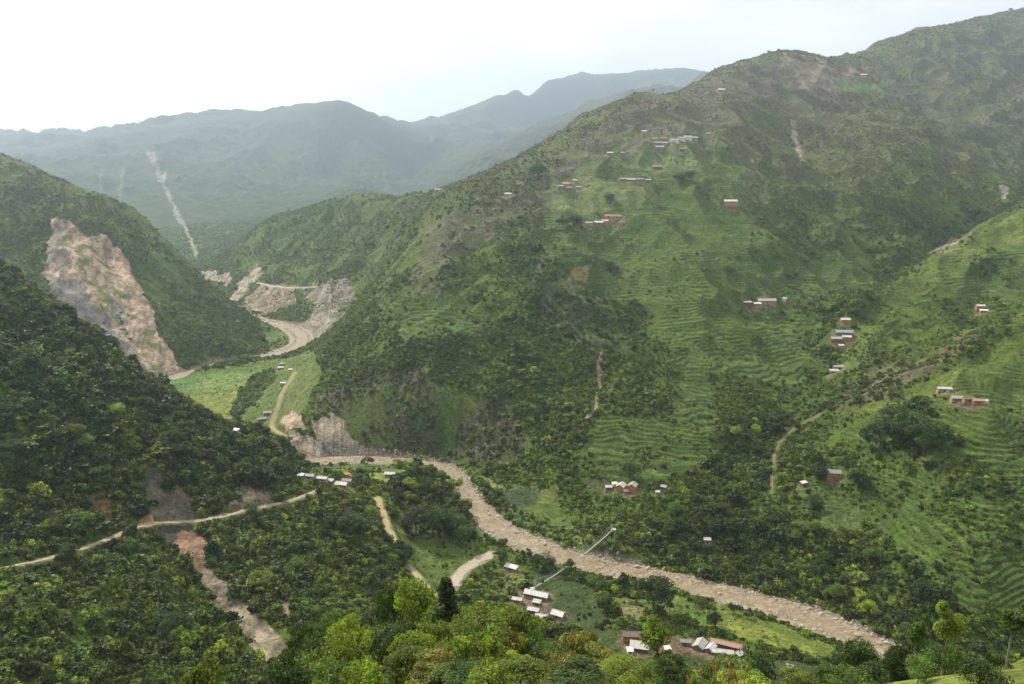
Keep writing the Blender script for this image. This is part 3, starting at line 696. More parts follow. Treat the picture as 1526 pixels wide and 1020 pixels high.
# ------------------------------------------------------------------ mesh helpers
def new_mesh(name, verts, faces_flat, nper, smooth=True):
    me = bpy.data.meshes.new(name)
    nv = len(verts); nf = len(faces_flat)//nper
    me.vertices.add(nv); me.vertices.foreach_set('co', np.asarray(verts, np.float32).ravel())
    me.loops.add(len(faces_flat)); me.loops.foreach_set('vertex_index', np.asarray(faces_flat, np.int32))
    me.polygons.add(nf); me.polygons.foreach_set('loop_start', np.arange(nf, dtype=np.int32)*nper)
    if smooth: me.polygons.foreach_set('use_smooth', np.ones(nf, bool))
    me.update(calc_edges=True)
    return me
def link(o, parent=None):
    scene.collection.objects.link(o)
    if parent is not None: o.parent = parent
    return o
def tag(o, label=None, cat=None, group=None, kind=None):
    if label: o['label'] = label
    if cat: o['category'] = cat
    if group: o['group'] = group
    if kind: o['kind'] = kind
    return o
def ccol(me, name, col):
    at = me.color_attributes.new(name, 'FLOAT_COLOR', 'POINT')
    at.data.foreach_set('color', np.asarray(col, np.float32).ravel())

# ------------------------------------------------------------------ the land
AZ0, AZ1, NC = math.radians(-43), math.radians(43), 1180
seg = [(3, 60, 24), (60, 340, 190), (340, 900, 640), (900, 1600, 420), (1600, 3300, 300)]
rad = np.concatenate([np.exp(np.linspace(math.log(a), math.log(b), k, endpoint=False)) for a, b, k in seg] + [[3300.0]])
az = np.linspace(AZ0, AZ1, NC)
RR, AA = np.meshgrid(rad, az, indexing='ij')
LX = RR*np.sin(AA); LY = RR*np.cos(AA)
LX = LX.astype(F32); LY = LY.astype(F32)
LZ = par(ground, LX, LY)
LPX, LPY = project(LX, LY, LZ)
# visibility from around the viewpoint (used only to skip plants nobody can see)
elev = (LZ - CAMZ)/RR
cmx = np.maximum.accumulate(elev, 0)
VIS = (LZ + 14 - CAMZ)/RR >= np.concatenate([cmx[:1]*0-9, cmx[:-1]], 0)

def land_colour(x, y, z, px, py):
    n1 = perlin(x, y, 190, 61); n2 = perlin(x, y, 60, 62); n3 = perlin(x, y, 17, 63); n4 = perlin(x, y, 5, 64)
    grass = np.array([.074, .114, .015]); bush = np.array([.028, .052, .011]); yel = np.array([.122, .150, .022]); brn = np.array([.115, .100, .062])
    w_b = np.clip(.45 + .5*n2 + .35*n3 + .2*n1, 0, 1)[..., None]
    c = grass*(1-w_b) + bush*w_b
    w_y = (np.clip(n3*.9 + n1*.7 - .1 + .4*n4, 0, 1)*.6)[..., None]
    c = c*(1-w_y) + yel*w_y
    alt = sstep(130, 380, z)[..., None]*.75
    w_d = np.clip(alt*(1+n2[..., None]) + .25*np.clip(n1[..., None], 0, 1), 0, .8)
    c = c*(1-w_d) + brn*w_d
    dens = np.clip(.95 + .7*n2 + .5*n1 + .3*n3, .3, 1.6)
    dens = dens*(1+.25*sstep(250, 400, z))
    bare = np.zeros(x.shape)
    m, st = terr_mask(x, y, px, py)
    z0 = H_raw(x, y)
    wob = z0/st + 1.8*perlin(x, y, 70, 52) + .6*perlin(x, y, 24, 56) + .12*perlin(x, y, 8, 53)
    f = wob - np.floor(wob)
    crop = cellhash(wob, (perlin(x, y, 90, 54)*2.2+5)+x/140., 3)
    crop2 = np.clip(crop*.6+.4*(.5+n3), 0, 1); cc = np.stack([.034+.060*crop2, .074+.070*crop2, .011+.012*crop2], -1)
    edge = (np.exp(-((f-.56)/.09)**2)*np.clip(.45+1.2*perlin(x, y, 18, 57), 0, 1))[..., None]
    edge = edge*.75
    cc = cc*(1-edge) + np.array([.165, .175, .06])*edge
    ris = (sstep(.62, .75, f)*sstep(1.0, .93, f))[..., None]
    cc = cc*(1-ris*.75) + np.array([.040, .055, .020])*ris*.75
    mm = (m*.85)[..., None]
    c = c*(1-mm) + cc*mm
    dens = dens*(1-.8*m) + m*1.0*(np.exp(-((f-.62)/.13)**2))*np.clip(.55+1.3*n2+.8*n3, 0, 1.2)
    for poly, y0, y1, _s in TERR[:1]+TERR[2:]:
        zz = zone(x, y, px, py, poly, y0, y1, 26, 60, 45); dens[zz] *= .6
    for poly, y0, y1, f_ in OPEN:
        zz = zone(x, y, px, py, poly, y0, y1, 20, 50, 46); dens[zz] *= f_
    for poly, y0, y1, col, rag, dn, br in ZONES:
        zz = zone(x, y, px, py, poly, y0, y1, rag*(2.1 if br and y1 < 700 else (1.3 if y1 < 3000 else .8)), 14 if y1 < 900 else (34 if y1 < 3000 else 90))
        if not zz.any(): continue
        v = (1 + .28*n3 + .22*n4 + .12*n2)[zz][:, None]
        nc = np.array(col)*v
        if br:
            s = (perlin(x, y*.22+z*.1, 7, 71)[zz]*.5 + perlin(x, y*.2, 22, 72)[zz]*.6)[:, None]
            s2 = (1-2*np.abs(perlin(x*1.0+z*.35, y*.30, 9, 73)[zz]))[:, None]
            nc = nc*(1+.5*s)*(1-.36*np.clip(s2-.35, 0, 1)*1.6)
        mixf = (.9 if br else .82)
        if br and y1 > 1200 and rag < 14: mixf = np.clip(1.0 + 1.1*(n3+.6*n2+.5*n4)[zz][:, None], .15, .95)
        if rag >= 14: mixf = np.clip(.55+.6*(n2+n3)[zz][:, None], .1, .9)
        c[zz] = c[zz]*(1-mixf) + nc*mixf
        dens[zz] = dens[zz]*dn if rag >= 14 else dn*np.clip(1+n2[zz], .3, 1.5)
        bare[zz] = br if rag < 14 else .5*br
    for hx_, hy_, hr_ in YARDS:
        bb = (np.abs(x-hx_) < hr_+6) & (np.abs(y-hy_) < hr_+6)
        if bb.any():
            d = np.hypot((x[bb]-hx_)*.8, y[bb]-hy_) + 2.5*n3[bb] + 1.5*n4[bb]
            e = sstep(hr_+1.5, hr_-1.5, d); cb = c[bb]; c[bb] = cb*(1-.6*e[:, None]) + np.array([.18, .145, .09])*(1+.4*n4[bb])[:, None]*.6*e[:, None]
            t = dens[bb]; dens[bb] = t*(1-sstep(hr_+4, hr_+1, d))
    # river bed and stony banks
    rd = river_d(x, y)
    hw = RW + 6*sstep(1130, 1230, y) - 3*sstep(620, 660, y)*sstep(1100, 1000, y) + 2.2*perlin(x, y, 70, 21) + 1.3*perlin(x, y, 14, 22)
    bk = (sstep(7.5, 3.0, rd-hw + 3.5*n3 + 3*n2)*sstep(14, 8, z))[..., None]
    stone = np.array([.24, .205, .165])*(1+.45*n4+.3*n3)[..., None]
    c = c*(1-bk) + stone*bk
    bare = np.maximum(bare, bk[..., 0])
    dens = dens*(1-bk[..., 0])*sstep(2, 7, rd-hw)
    for name, rp, hwid, col in ROADS:
        bb = (x > rp[:,0].min()-8) & (x < rp[:,0].max()+8) & (y > rp[:,1].min()-8) & (y < rp[:,1].max()+8)
        if bb.any():
            d, _ = dist_poly(x[bb], y[bb], rp[:, :2])
            t = dens[bb]; t = t*sstep(hwid+2.2, hwid+5.0, d); dens[bb] = t
            e = (sstep(hwid+2.0, hwid+.2, d+n4[bb]*1.2))[:, None]
            cb = c[bb]; c[bb] = cb*(1-e*.7) + np.array(col)*.8*e*.7
    return np.clip(c, .01, .8), np.clip(dens, 0, 2), bare
_h = np.array([(h[0], h[1], h[2]) for h in HS], float)
_hx, _hy, _hz = hit(_h[:, 0], _h[:, 1], ground, 250, 3000)
_w = _h[:, 2]*(_hy*CP-(_hz-CAMZ)*SP)/FPX
YARDS = [(float(a), float(b), float(min(w*.5+2.0, 11))) for a, b, w in zip(_hx, _hy, _w)]
LC, LDENS, LBARE = par(land_colour, LX, LY, LZ, LPX, LPY)

def land_material(name, bump=1.0, sc=1.0):
    m = bpy.data.materials.new(name); m.use_nodes = True; t = m.node_tree; t.nodes.clear()
    out = N(t, 'ShaderNodeOutputMaterial'); bs = N(t, 'ShaderNodeBsdfPrincipled', inp={'Roughness': .92, 'Specular IOR Level': .15})
    at = N(t, 'ShaderNodeAttribute', attribute_name='tone'); br = N(t, 'ShaderNodeAttribute', attribute_name='bare')
    geo = N(t, 'ShaderNodeNewGeometry')
    n1 = N(t, 'ShaderNodeTexNoise', inp={'Scale': .42*sc, 'Detail': 6.0, 'Roughness': .75}); L(t, geo, 'Position', n1, 'Vector')
    n2 = N(t, 'ShaderNodeTexNoise', inp={'Scale': .12*sc, 'Detail': 5.0, 'Roughness': .65}); L(t, geo, 'Position', n2, 'Vector')
    r1 = N(t, 'ShaderNodeMapRange', inp={'From Min': .32, 'From Max': .68, 'To Min': .45, 'To Max': 1.6}); L(t, n1, 'Fac', r1, 0)
    r2 = N(t, 'ShaderNodeMapRange', inp={'From Min': .3, 'From Max': .7, 'To Min': .7, 'To Max': 1.3}); L(t, n2, 'Fac', r2, 0)
    mu = N(t, 'ShaderNodeMath', operation='MULTIPLY'); L(t, r1, 0, mu, 0); L(t, r2, 0, mu, 1)
    vm = N(t, 'ShaderNodeVectorMath', operation='SCALE'); L(t, at, 'Color', vm, 0); L(t, mu, 0, vm, 'Scale')
    L(t, vm, 0, bs, 'Base Color')
    bp = N(t, 'ShaderNodeBump', inp={'Strength': .8, 'Distance': 1.6*bump/sc**.3}); L(t, n1, 'Fac', bp, 'Height')
    bp2 = N(t, 'ShaderNodeBump', inp={'Strength': .7, 'Distance': 4.0*bump/sc}); L(t, n2, 'Fac', bp2, 'Height'); L(t, bp, 0, bp2, 'Normal')
    L(t, bp2, 0, bs, 'Normal'); L(t, bs, 0, out, 0)
    return m
M_LAND = land_material('land_surface')
M_FARLAND = land_material('far_land_surface', 1.0, .25)
def grid_mesh(name, X, Y, Z, C, B, mat):
    nr, nc = X.shape
    v = np.stack([X, Y, Z], -1).reshape(-1, 3)
    i = (np.arange(nr-1)[:, None]*nc + np.arange(nc-1)[None, :])
    f = np.stack([i, i+1, i+nc+1, i+nc], -1).reshape(-1)
    me = new_mesh(name, v, f, 4)
    c4 = np.concatenate([C.reshape(-1, 3), np.ones((nr*nc, 1))], 1); ccol(me, 'tone', c4)
    a = me.attributes.new('bare', 'FLOAT', 'POINT'); a.data.foreach_set('value', B.reshape(-1).astype(np.float32))
    me.materials.append(mat)
    o = link(bpy.data.objects.new(name, me)); return o
tag(grid_mesh('hillside_terrain', LX, LY, LZ, LC, LBARE, M_LAND), kind='structure')

fr = np.exp(np.linspace(math.log(3296), math.log(11500), 420)); fa = np.linspace(AZ0-.03, AZ1+.03, 900)
FR, FA = np.meshgrid(fr, fa, indexing='ij'); FX, FY = FR*np.sin(FA), FR*np.cos(FA)
FZ = par(H_raw, FX, FY); FZ[0] -= 3
fpx, fpy = project(FX, FY, FZ)
FC, _, FB = par(land_colour, FX, FY, FZ, fpx, fpy)
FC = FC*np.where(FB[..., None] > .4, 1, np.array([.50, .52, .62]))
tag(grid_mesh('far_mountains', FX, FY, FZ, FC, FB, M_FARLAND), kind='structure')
# land behind and beside the viewpoint
br_ = np.exp(np.linspace(math.log(3), math.log(2600), 60)); ba = np.linspace(AZ1-.004, 2*math.pi+AZ0+.004, 140)
BR, BA = np.meshgrid(br_, ba, indexing='ij'); BX, BY = BR*np.sin(BA), BR*np.cos(BA)
def back_h(x, y):
    f = sstep(0, 60, y)
    zb = 297.5 + np.minimum(-np.minimum(y, 0)*.55, 500) - np.abs(x)*.03 + 6*perlin(x, y, 80, 5)*sstep(10, 60, np.hypot(x, y))
    return np.where(y > 0, H_raw(x, np.maximum(y, 1)), zb)
BZ = back_h(BX, BY) - .05
BC = np.broadcast_to(np.array([.06, .085, .025]), BX.shape+(3,)).copy()
tag(grid_mesh('slope_behind_viewpoint', BX, BY, BZ, BC, BX*0, M_LAND), kind='structure')

# ------------------------------------------------------------------ river
def mat_simple(name, col, rough=.8, noise=0.0, scale=1.0, bump=0.0, metal=0.0, spec=.3, col2=None, detail=5.0):
    m = bpy.data.materials.new(name); m.use_nodes = True; t = m.node_tree; b = t.nodes['Principled BSDF']
    b.inputs['Roughness'].default_value = rough; b.inputs['Metallic'].default_value = metal; b.inputs['Specular IOR Level'].default_value = spec
    geo = N(t, 'ShaderNodeTexCoord'); nz = N(t, 'ShaderNodeTexNoise', inp={'Scale': scale, 'Detail': detail, 'Roughness': .65}); L(t, geo, 'Object', nz, 'Vector')
    c2 = col2 if col2 else tuple(c*(1-noise) for c in col)
    r = N(t, 'ShaderNodeValToRGB'); r.color_ramp.elements[0].position = .35; r.color_ramp.elements[1].position = .65
    r.color_ramp.elements[0].color = (*c2, 1); r.color_ramp.elements[1].color = (*col, 1)
    L(t, nz, 'Fac', r, 0); L(t, r, 0, b, 'Base Color')
    if bump:
        bp = N(t, 'ShaderNodeBump', inp={'Strength': .8, 'Distance': bump}); L(t, nz, 'Fac', bp, 'Height'); L(t, bp, 0, b, 'Normal')
    return m
def ribbon(name, pts, hw, mat, nside=4, zoff=0.0, zfun=None, wn=0.0):
    """a strip following pts (x,y,z), edges uneven"""
    p = np.asarray(pts, float)
    seg_ = np.hypot(*(p[1:, :2]-p[:-1, :2]).T); s = np.concatenate([[0], np.cumsum(seg_)])
    st = min(3.0, max(1.0, hw/2)); ss = np.arange(0, s[-1], st)
    q = np.stack([np.interp(ss, s, p[:, k]) for k in range(3)], 1)
    t = np.gradient(q[:, :2], axis=0); t /= np.linalg.norm(t, axis=1)[:, None]+1e-9
    nrm = np.stack([-t[:, 1], t[:, 0]], 1)
    V = []
    us = np.linspace(-1, 1, nside+1)
    hl = hw*(1+wn*perlin(q[:, 0], q[:, 1], 12, 81)); hr = hw*(1+wn*perlin(q[:, 0], q[:, 1], 12, 82))
    for u in us:
        w = np.where(u < 0, hl, hr)*u
        x = q[:, 0]+nrm[:, 0]*w; y = q[:, 1]+nrm[:, 1]*w
        z = (zfun(x, y) if zfun else q[:, 2]) + zoff
        V.append(np.stack([x, y, z], 1))
    V = np.stack(V, 1); nr, nc = V.shape[:2]
    i = (np.arange(nr-1)[:, None]*nc + np.arange(nc-1)[None, :])
    f = np.stack([i, i+1, i+nc+1, i+nc], -1).reshape(-1)
    me = new_mesh(name, V.reshape(-1, 3), f, 4); me.materials.append(mat)
    return link(bpy.data.objects.new(name, me))

mw = bpy.data.materials.new('muddy_water'); mw.use_nodes = True; t = mw.node_tree; b = t.nodes['Principled BSDF']
b.inputs['Roughness'].default_value = .35; b.inputs['Specular IOR Level'].default_value = .35
geo = N(t, 'ShaderNodeNewGeometry')
n1 = N(t, 'ShaderNodeTexNoise', inp={'Scale': .16, 'Detail': 8.0, 'Roughness': .72, 'Distortion': 1.2}); L(t, geo, 'Position', n1, 'Vector')
n2 = N(t, 'ShaderNodeTexNoise', inp={'Scale': .9, 'Detail': 5.0, 'Roughness': .7, 'Distortion': .8}); L(t, geo, 'Position', n2, 'Vector')
r = N(t, 'ShaderNodeValToRGB'); e = r.color_ramp.elements; e[0].position = .38; e[0].color = (.175, .130, .074, 1); e[1].position = .64; e[1].color = (.39, .325, .225, 1)
m_ = e.new(.52); m_.color = (.26, .200, .126, 1)
L(t, n1, 'Fac', r, 0)
r2 = N(t, 'ShaderNodeMapRange', inp={'From Min': .54, 'From Max': .68, 'To Min': 0.0, 'To Max': .8}); L(t, n2, 'Fac', r2, 0)
mxc = N(t, 'ShaderNodeMixRGB'); mxc.inputs[2].default_value = (.55, .48, .40, 1); L(t, r2, 0, mxc, 0); L(t, r, 0, mxc, 1); L(t, mxc, 0, b, 'Base Color')
bp = N(t, 'ShaderNodeBump', inp={'Strength': .9, 'Distance': 1.2}); L(t, n2, 'Fac', bp, 'Height'); L(t, bp, 0, b, 'Normal')
rp3 = np.concatenate([RIVS, np.zeros((len(RIVS), 1))], 1)
tag(ribbon('river_water', rp3, 24, mw, 8, zoff=0.0), kind='structure')

for name, rp, hw, col in ROADS:
    m = mat_simple(name+'_surface', col, .95, .35, .5, .15)
    tag(ribbon(name, rp, hw, m, 4, zoff=.22, zfun=ground, wn=.7), kind='structure')

# ------------------------------------------------------------------ foliage building blocks
def leaf_mat(name, base, var=.35, trans=.34, inst=False):
    m = bpy.data.materials.new(name); m.use_nodes = True; t = m.node_tree; t.nodes.clear()
    out = N(t, 'ShaderNodeOutputMaterial')
    at = N(t, 'ShaderNodeAttribute', attribute_name='tone')
    geo = N(t, 'ShaderNodeNewGeometry'); oi = N(t, 'ShaderNodeObjectInfo')
    mr = N(t, 'ShaderNodeMapRange', inp={'To Min': 1-var, 'To Max': 1+var}); L(t, oi, 'Random', mr, 0)
    mr2 = N(t, 'ShaderNodeMapRange', inp={'To Min': .75, 'To Max': 1.25}); L(t, geo, 'Random Per Island', mr2, 0)
    mu = N(t, 'ShaderNodeMath', operation='MULTIPLY'); L(t, mr, 0, mu, 0); L(t, mr2, 0, mu, 1)
    col = N(t, 'ShaderNodeVectorMath', operation='MULTIPLY')
    if inst:
        ti = N(t, 'ShaderNodeAttribute', attribute_name='tint', attribute_type='INSTANCER'); L(t, ti, 'Color', col, 0)
    else: col.inputs[0].default_value = base
    L(t, at, 'Color', col, 1)
    sc = N(t, 'ShaderNodeVectorMath', operation='SCALE'); L(t, col, 0, sc, 0); L(t, mu, 0, sc, 'Scale')
    b = N(t, 'ShaderNodeBsdfPrincipled', inp={'Roughness': .55, 'Specular IOR Level': .25}); L(t, sc, 0, b, 'Base Color')
    tr = N(t, 'ShaderNodeBsdfTranslucent'); g = N(t, 'ShaderNodeVectorMath', operation='MULTIPLY'); g.inputs[1].default_value = (1.3, 1.25, .5); L(t, sc, 0, g, 0); L(t, g, 0, tr, 0)
    mx_ = N(t, 'ShaderNodeMixShader', inp={0: trans}); L(t, b, 0, mx_, 1); L(t, tr, 0, mx_, 2); L(t, mx_, 0, out, 0)
    return m
def leaves(clumps, per, leaf, seed, flat=.6):
    """leaf faces gathered in clumps. clumps: (x,y,z,r)"""
    r_ = np.random.default_rng(seed); V = []; T = []
    for cx, cy, cz, cr_ in clumps:
        d = r_.normal(size=(per, 3)); d /= np.linalg.norm(d, axis=1)[:, None]
        d[:, 2] = np.abs(d[:, 2])*np.where(r_.random(per) < .72, 1, -1)
        rad_ = cr_*(.55+.5*r_.random(per)**.6)[:, None]
        c = np.array([cx, cy, cz]) + d*rad_*np.array([1, 1, .75])
        nrm = d*.7 + r_.normal(size=(per, 3))*flat; nrm[:, 2] += .45; nrm /= np.linalg.norm(nrm, axis=1)[:, None]
        a = np.cross(nrm, r_.normal(size=(per, 3))); a /= np.linalg.norm(a, axis=1)[:, None]; b = np.cross(nrm, a)
        s = (leaf*(.6+.8*r_.random(per)))[:, None]
        q = np.stack([c-a*s, c+b*s*.55+nrm*s*.12, c+a*s, c-b*s*.55+nrm*s*.12], 1)
        V.append(q.reshape(-1, 3))
        tn = (.62+.8*r_.random())*np.array([1+.25*(r_.random()-.3), 1, .9+.2*r_.random()])
        T.append(np.repeat(tn[None], per*4, 0)*(1+.15*r_.normal(size=(per, 1)).repeat(4, 0).reshape(-1, 1)))
    V = np.concatenate(V); T = np.clip(np.concatenate(T), .2, 2.5)
    return V, T
def leaf_mesh(name, clumps, per, leaf, seed, mat, extra=None):
    V, T = leaves(clumps, per, leaf, seed)
    me = new_mesh(name, V, np.arange(len(V)), 4, smooth=False)
    ccol(me, 'tone', np.concatenate([T, np.ones((len(T), 1))], 1)); me.materials.append(mat)
    return me
def crown_clumps(rx, rz, zc, n, seed, shape='round', cs=.34):
    r_ = np.random.default_rng(seed); out = []
    lobes = [(0, 0, 0, 1.0)] if shape != 'open' else []
    for k in range(5 if shape != 'cone' else 0):
        a = r_.random()*6.28; out_r = .35+.3*r_.random()
        lobes.append((math.cos(a)*out_r, math.sin(a)*out_r, (r_.random()-.35)*.8, .5+.2*r_.random()))
    k = 0
    while len(out) < n:
        k += 1
        d = r_.normal(size=3); d /= np.linalg.norm(d); d[2] = d[2] if r_.random() < .35 else abs(d[2])
        if shape == 'cone':
            h = r_.random()**.8; rr_ = (1-h)**.8*(.75+.35*r_.random())+.06
            a = r_.random()*6.28
            p = np.array([math.cos(a)*rr_, math.sin(a)*rr_, h*2-1]); s = cs*(.55+.5*(1-h))
        else:
            lx, ly, lz, lr = lobes[int(r_.integers(len(lobes)))]
            p = np.array([lx, ly, lz]) + d*lr*(.62+.38*r_.random()); s = cs*(.6+.6*r_.random())
        out.append((p[0]*rx, p[1]*rx, zc+p[2]*rz, s*rx))
    return out
def tube_mesh(chains, sides=7):
    V, F = [], []
    for ch in chains:
        ch = [(Vector(p), r) for p, r in ch]; b0 = len(V)
        for i, (p, r) in enumerate(ch):
            d = (ch[min(i+1, len(ch)-1)][0] - ch[max(i-1, 0)][0]).normalized()
            u = d.orthogonal().normalized(); 
            if i and u.dot(pu) < 0: u = -u
            if i: u = (pu - d*pu.dot(d)).normalized()
            pu = u; w = d.cross(u)
            for k in range(sides):
                a = 2*math.pi*k/sides; V.append(p + (u*math.cos(a)+w*math.sin(a))*r)
        for i in range(len(ch)-1):
            for k in range(sides):
                a = b0+i*sides+k; b = b0+i*sides+(k+1) % sides; F.append((a, b, b+sides, a+sides))
        F.append(tuple(b0+(len(ch)-1)*sides+k for k in range(sides)))
    return V, F
def py_mesh(name, V, F, mat, smooth=True):
    me = bpy.data.meshes.new(name); me.from_pydata([tuple(v) for v in V], [], F)
    if smooth: me.polygons.foreach_set('use_smooth', [True]*len(me.polygons))
    me.materials.append(mat); me.update(); return me
def trunk_chains(h, r0, zc, clumps, seed, nb=7):
    r_ = random.Random(seed); bend = [(0, 0)]
    pts = [(0, 0, -1.2)]; x = y = 0
    for k in range(1, 6):
        x += r_.uniform(-.04, .04)*h*.3; y += r_.uniform(-.04, .04)*h*.3
        pts.append((x, y, h*k/5))
    main = [(p, r0*(1.25 if i == 0 else 1-.8*i/5)) for i, p in enumerate(pts)]
    ch = [main]
    for c in r_.sample(clumps, min(nb, len(clumps))):
        z0_ = max(h*.25, min(c[2]-.2*h, h*.8)); k = z0_/h*5; i = min(int(k), 4); p0 = Vector(pts[i]).lerp(Vector(pts[min(i+1, 5)]), k-i) if i > 0 else Vector((0, 0, z0_))
        p1 = Vector(c[:3]); m = p0.lerp(p1, .5)+Vector((0, 0, .04*h))
        ch.append([(p0, r0*.38), (m, r0*.24), (p1, r0*.08)])
    return ch
M_BARK = mat_simple('bark', (.13, .10, .075), .95, .5, 6, .05)
M_BARK2 = mat_simple('pale_bark', (.26, .22, .17), .95, .4, 6, .05)
LEAF = {
 'bright': leaf_mat('leaf_bright', (.17, .25, .024)), 'olive': leaf_mat('leaf_olive', (.13, .18, .024)),
 'dark': leaf_mat('leaf_dark', (.042, .078, .014)), 'mid': leaf_mat('leaf_mid', (.085, .15, .022)),
 'yellow': leaf_mat('leaf_yellow', (.17, .19, .03)),
}
PROTO = {}
def proto(kind, v):
    """tree forms one unit high: crown mesh, trunk mesh, crown half width"""
    k = (kind, v)
    if k in PROTO: return PROTO[k]
    sd = 100 + v*17 + {'big': 0, 'dense': 1000, 'cone': 2000, 'tall': 3000, 'small': 4000, 'umb': 5000}[kind]
    if kind == 'big':   rx, rz, zc, n_, per, lf, shp, cs = .36, .34, .62, 46, 120, .019, 'round', .30
    elif kind == 'dense': rx, rz, zc, n_, per, lf, shp, cs = .42, .38, .56, 46, 100, .022, 'round', .33
    elif kind == 'cone': rx, rz, zc, n_, per, lf, shp, cs = .21, .42, .56, 60, 80, .016, 'cone', .42
    elif kind == 'tall': rx, rz, zc, n_, per, lf, shp, cs = .17, .30, .68, 20, 90, .020, 'open', .48
    elif kind == 'umb': rx, rz, zc, n_, per, lf, shp, cs = .34, .15, .82, 26, 90, .022, 'open', .34
    else: rx, rz, zc, n_, per, lf, shp, cs = .46, .40, .52, 26, 60, .045, 'round', .36
    cl = crown_clumps(rx, rz, zc, n_, sd, shp, cs)
    V, T = leaves(cl, per, lf, sd+1)
    tv, tf = tube_mesh(trunk_chains(.86, .022 if kind != 'tall' else .016, zc, cl, sd, 9))
    PROTO[k] = (V, T, tv, tf, {}, py_mesh('trunk', tv, tf, M_BARK2 if v % 2 else M_BARK))
    return PROTO[k]
TREES = []
def tree(x, y, z, h, kind, v, colr, label, group=None, wide=1.0, name='broadleaf_tree', cat='tree'):
    V, T, tv, tf, cache, tm = proto(kind, v)
    if colr not in cache:
        me = new_mesh('crown', V, np.arange(len(V)), 4, smooth=False)
        ccol(me, 'tone', np.concatenate([T, np.ones((len(T), 1))], 1)); me.materials.append(LEAF[colr]); cache[colr] = me
    r = bpy.data.objects.new(name, None); link(r); r.location = (x, y, z); r.empty_display_size = .5
    r.rotation_euler = (0, 0, random.uniform(0, 6.28)); r.scale = (h*wide, h*wide, h)
    link(bpy.data.objects.new('crown', cache[colr]), r); link(bpy.data.objects.new('trunk', tm), r)
    tag(r, label, cat, group); TREES.append(r)
    return r
def gz(x, y): return float(ground(np.array([x], F32), np.array([y], F32))[0])
def tree_at(px, py, hpx, kind, v, colr, label, group=None, wide=1.0, name='broadleaf_tree', y0=60, y1=3000):
    """a tree whose foot stands at picture point (px,py), hpx tall there"""
    x, y, z = (float(a[0]) for a in hit(px, py, ground, y0, y1))
    k_ = 0
    while y > y1*.97 and k_ < 12:
        k_ += 1; x, y, z = (float(a[0]) for a in hit(px, py+1.2*k_, ground, y0, y1))
    dist = y*CP - (z-CAMZ)*SP
    return tree(x, y, z, hpx*dist/FPX*1.02, kind, v, colr, label, group, wide, name)

# ------------------------------------------------------------------ foreground trees on our own slope
FG = [ # px, top py, crown width px, Y, kind, colour, label
 (613, 874, 66, 118, 'big', 'bright', 'light green broadleaf tree left of the dark cone shaped tree'),
 (665, 862, 54, 105, 'cone', 'dark', 'dark cone shaped tree rising above the foreground wood'),
 (571, 873, 20, 150, 'tall', 'mid', 'slim tree at the back of the wood, above the bright crowns'),
 (596, 860, 34, 150, 'dense', 'mid', 'round tree behind the light green one'),
 (752, 898, 88, 104, 'big', 'olive', 'wide olive green tree just below the riverside hamlet'),
 (722, 926, 84, 88, 'big', 'olive', 'large olive crowned tree in front of the wide one below the hamlet'),
 (574, 936, 74, 88, 'dense', 'dark', 'dark crowned tree amid bright green crowns'),
 (528, 936, 76, 92, 'big', 'bright', 'bright green spreading tree left of the dark crowned one'),
 (486, 918, 36, 122, 'dense', 'mid', 'small rounded tree above the bright spreading crowns'),
 (474, 974, 40, 70, 'small', 'yellow', 'yellow green young tree low at the left of the wood'),
 (452, 936, 54, 96, 'big', 'mid', 'mid green tree beside the foot of the gravel slide'),
 (654, 936, 74, 84, 'big', 'olive', 'olive tree below the dark cone shaped tree'),
 (613, 952, 60, 76, 'big', 'bright', 'bright green tree low in the middle of the wood'),
 (690, 905, 46, 112, 'dense', 'mid', 'rounded mid green tree just right of the dark cone shaped one'),
 (795, 930, 60, 108, 'dense', 'mid', 'mid green tree at the right end of the wood'),
 (822, 965, 64, 84, 'dense', 'dark', 'dark bushy tree between the olive and yellow green trees'),
 (865, 936, 58, 100, 'big', 'yellow', 'yellow green tree below the maize field'),
 (890, 972, 66, 80, 'big', 'yellow', 'yellow green tree lowest beside the village terrace'),
 (982, 922, 54, 96, 'tall', 'bright', 'leafy bright tree standing before the brown village houses'),
 (1420, 890, 50, 74, 'tall', 'bright', 'tall bright tree on the slope at the right'),
 (1373, 912, 34, 84, 'tall', 'mid', 'slender tree just left of the tall bright one'),
 (1287, 957, 66, 92, 'dense', 'dark', 'round dark tree by the river bend at the right'),
 (1516, 896, 50, 62, 'tall', 'mid', 'tall tree at the right edge of the view'),
 (1466, 984, 62, 52, 'dense', 'dark', 'dark low tree on the bright grassy knoll'),
 (1345, 965, 40, 88, 'dense', 'mid', 'bushy tree at the end of the river at the right'),
 (1366, 952, 56, 84, 'dense', 'dark', 'broad dark tree hiding the end of the river'),
 (1398, 968, 48, 78, 'dense', 'mid', 'bushy mid green tree under the tall bright tree'),
 (1326, 978, 34, 86, 'dense', 'dark', 'low dark tree at the water edge at the lower right'),
 (640, 985, 70, 62, 'big', 'yellow', 'yellow green crown nearest the viewpoint at the bottom'),
 (545, 990, 70, 62, 'big', 'mid', 'mid green crown at the bottom left of the wood'),
 (700, 988, 66, 60, 'dense', 'dark', 'dark crown at the bottom middle of the wood'),
 (775, 985, 60, 64, 'big', 'bright', 'bright crown at the bottom right of the wood'),
 (300, 985, 34, 80, 'small', 'bright', 'lone leafy young tree at the bottom left'),
 (1010, 985, 34, 60, 'small', 'bright', 'small leafy tree below the white roofed houses'),
 (1130, 962, 30, 240, 'dense', 'dark', 'dark tree right of the long white roofed house'),
]
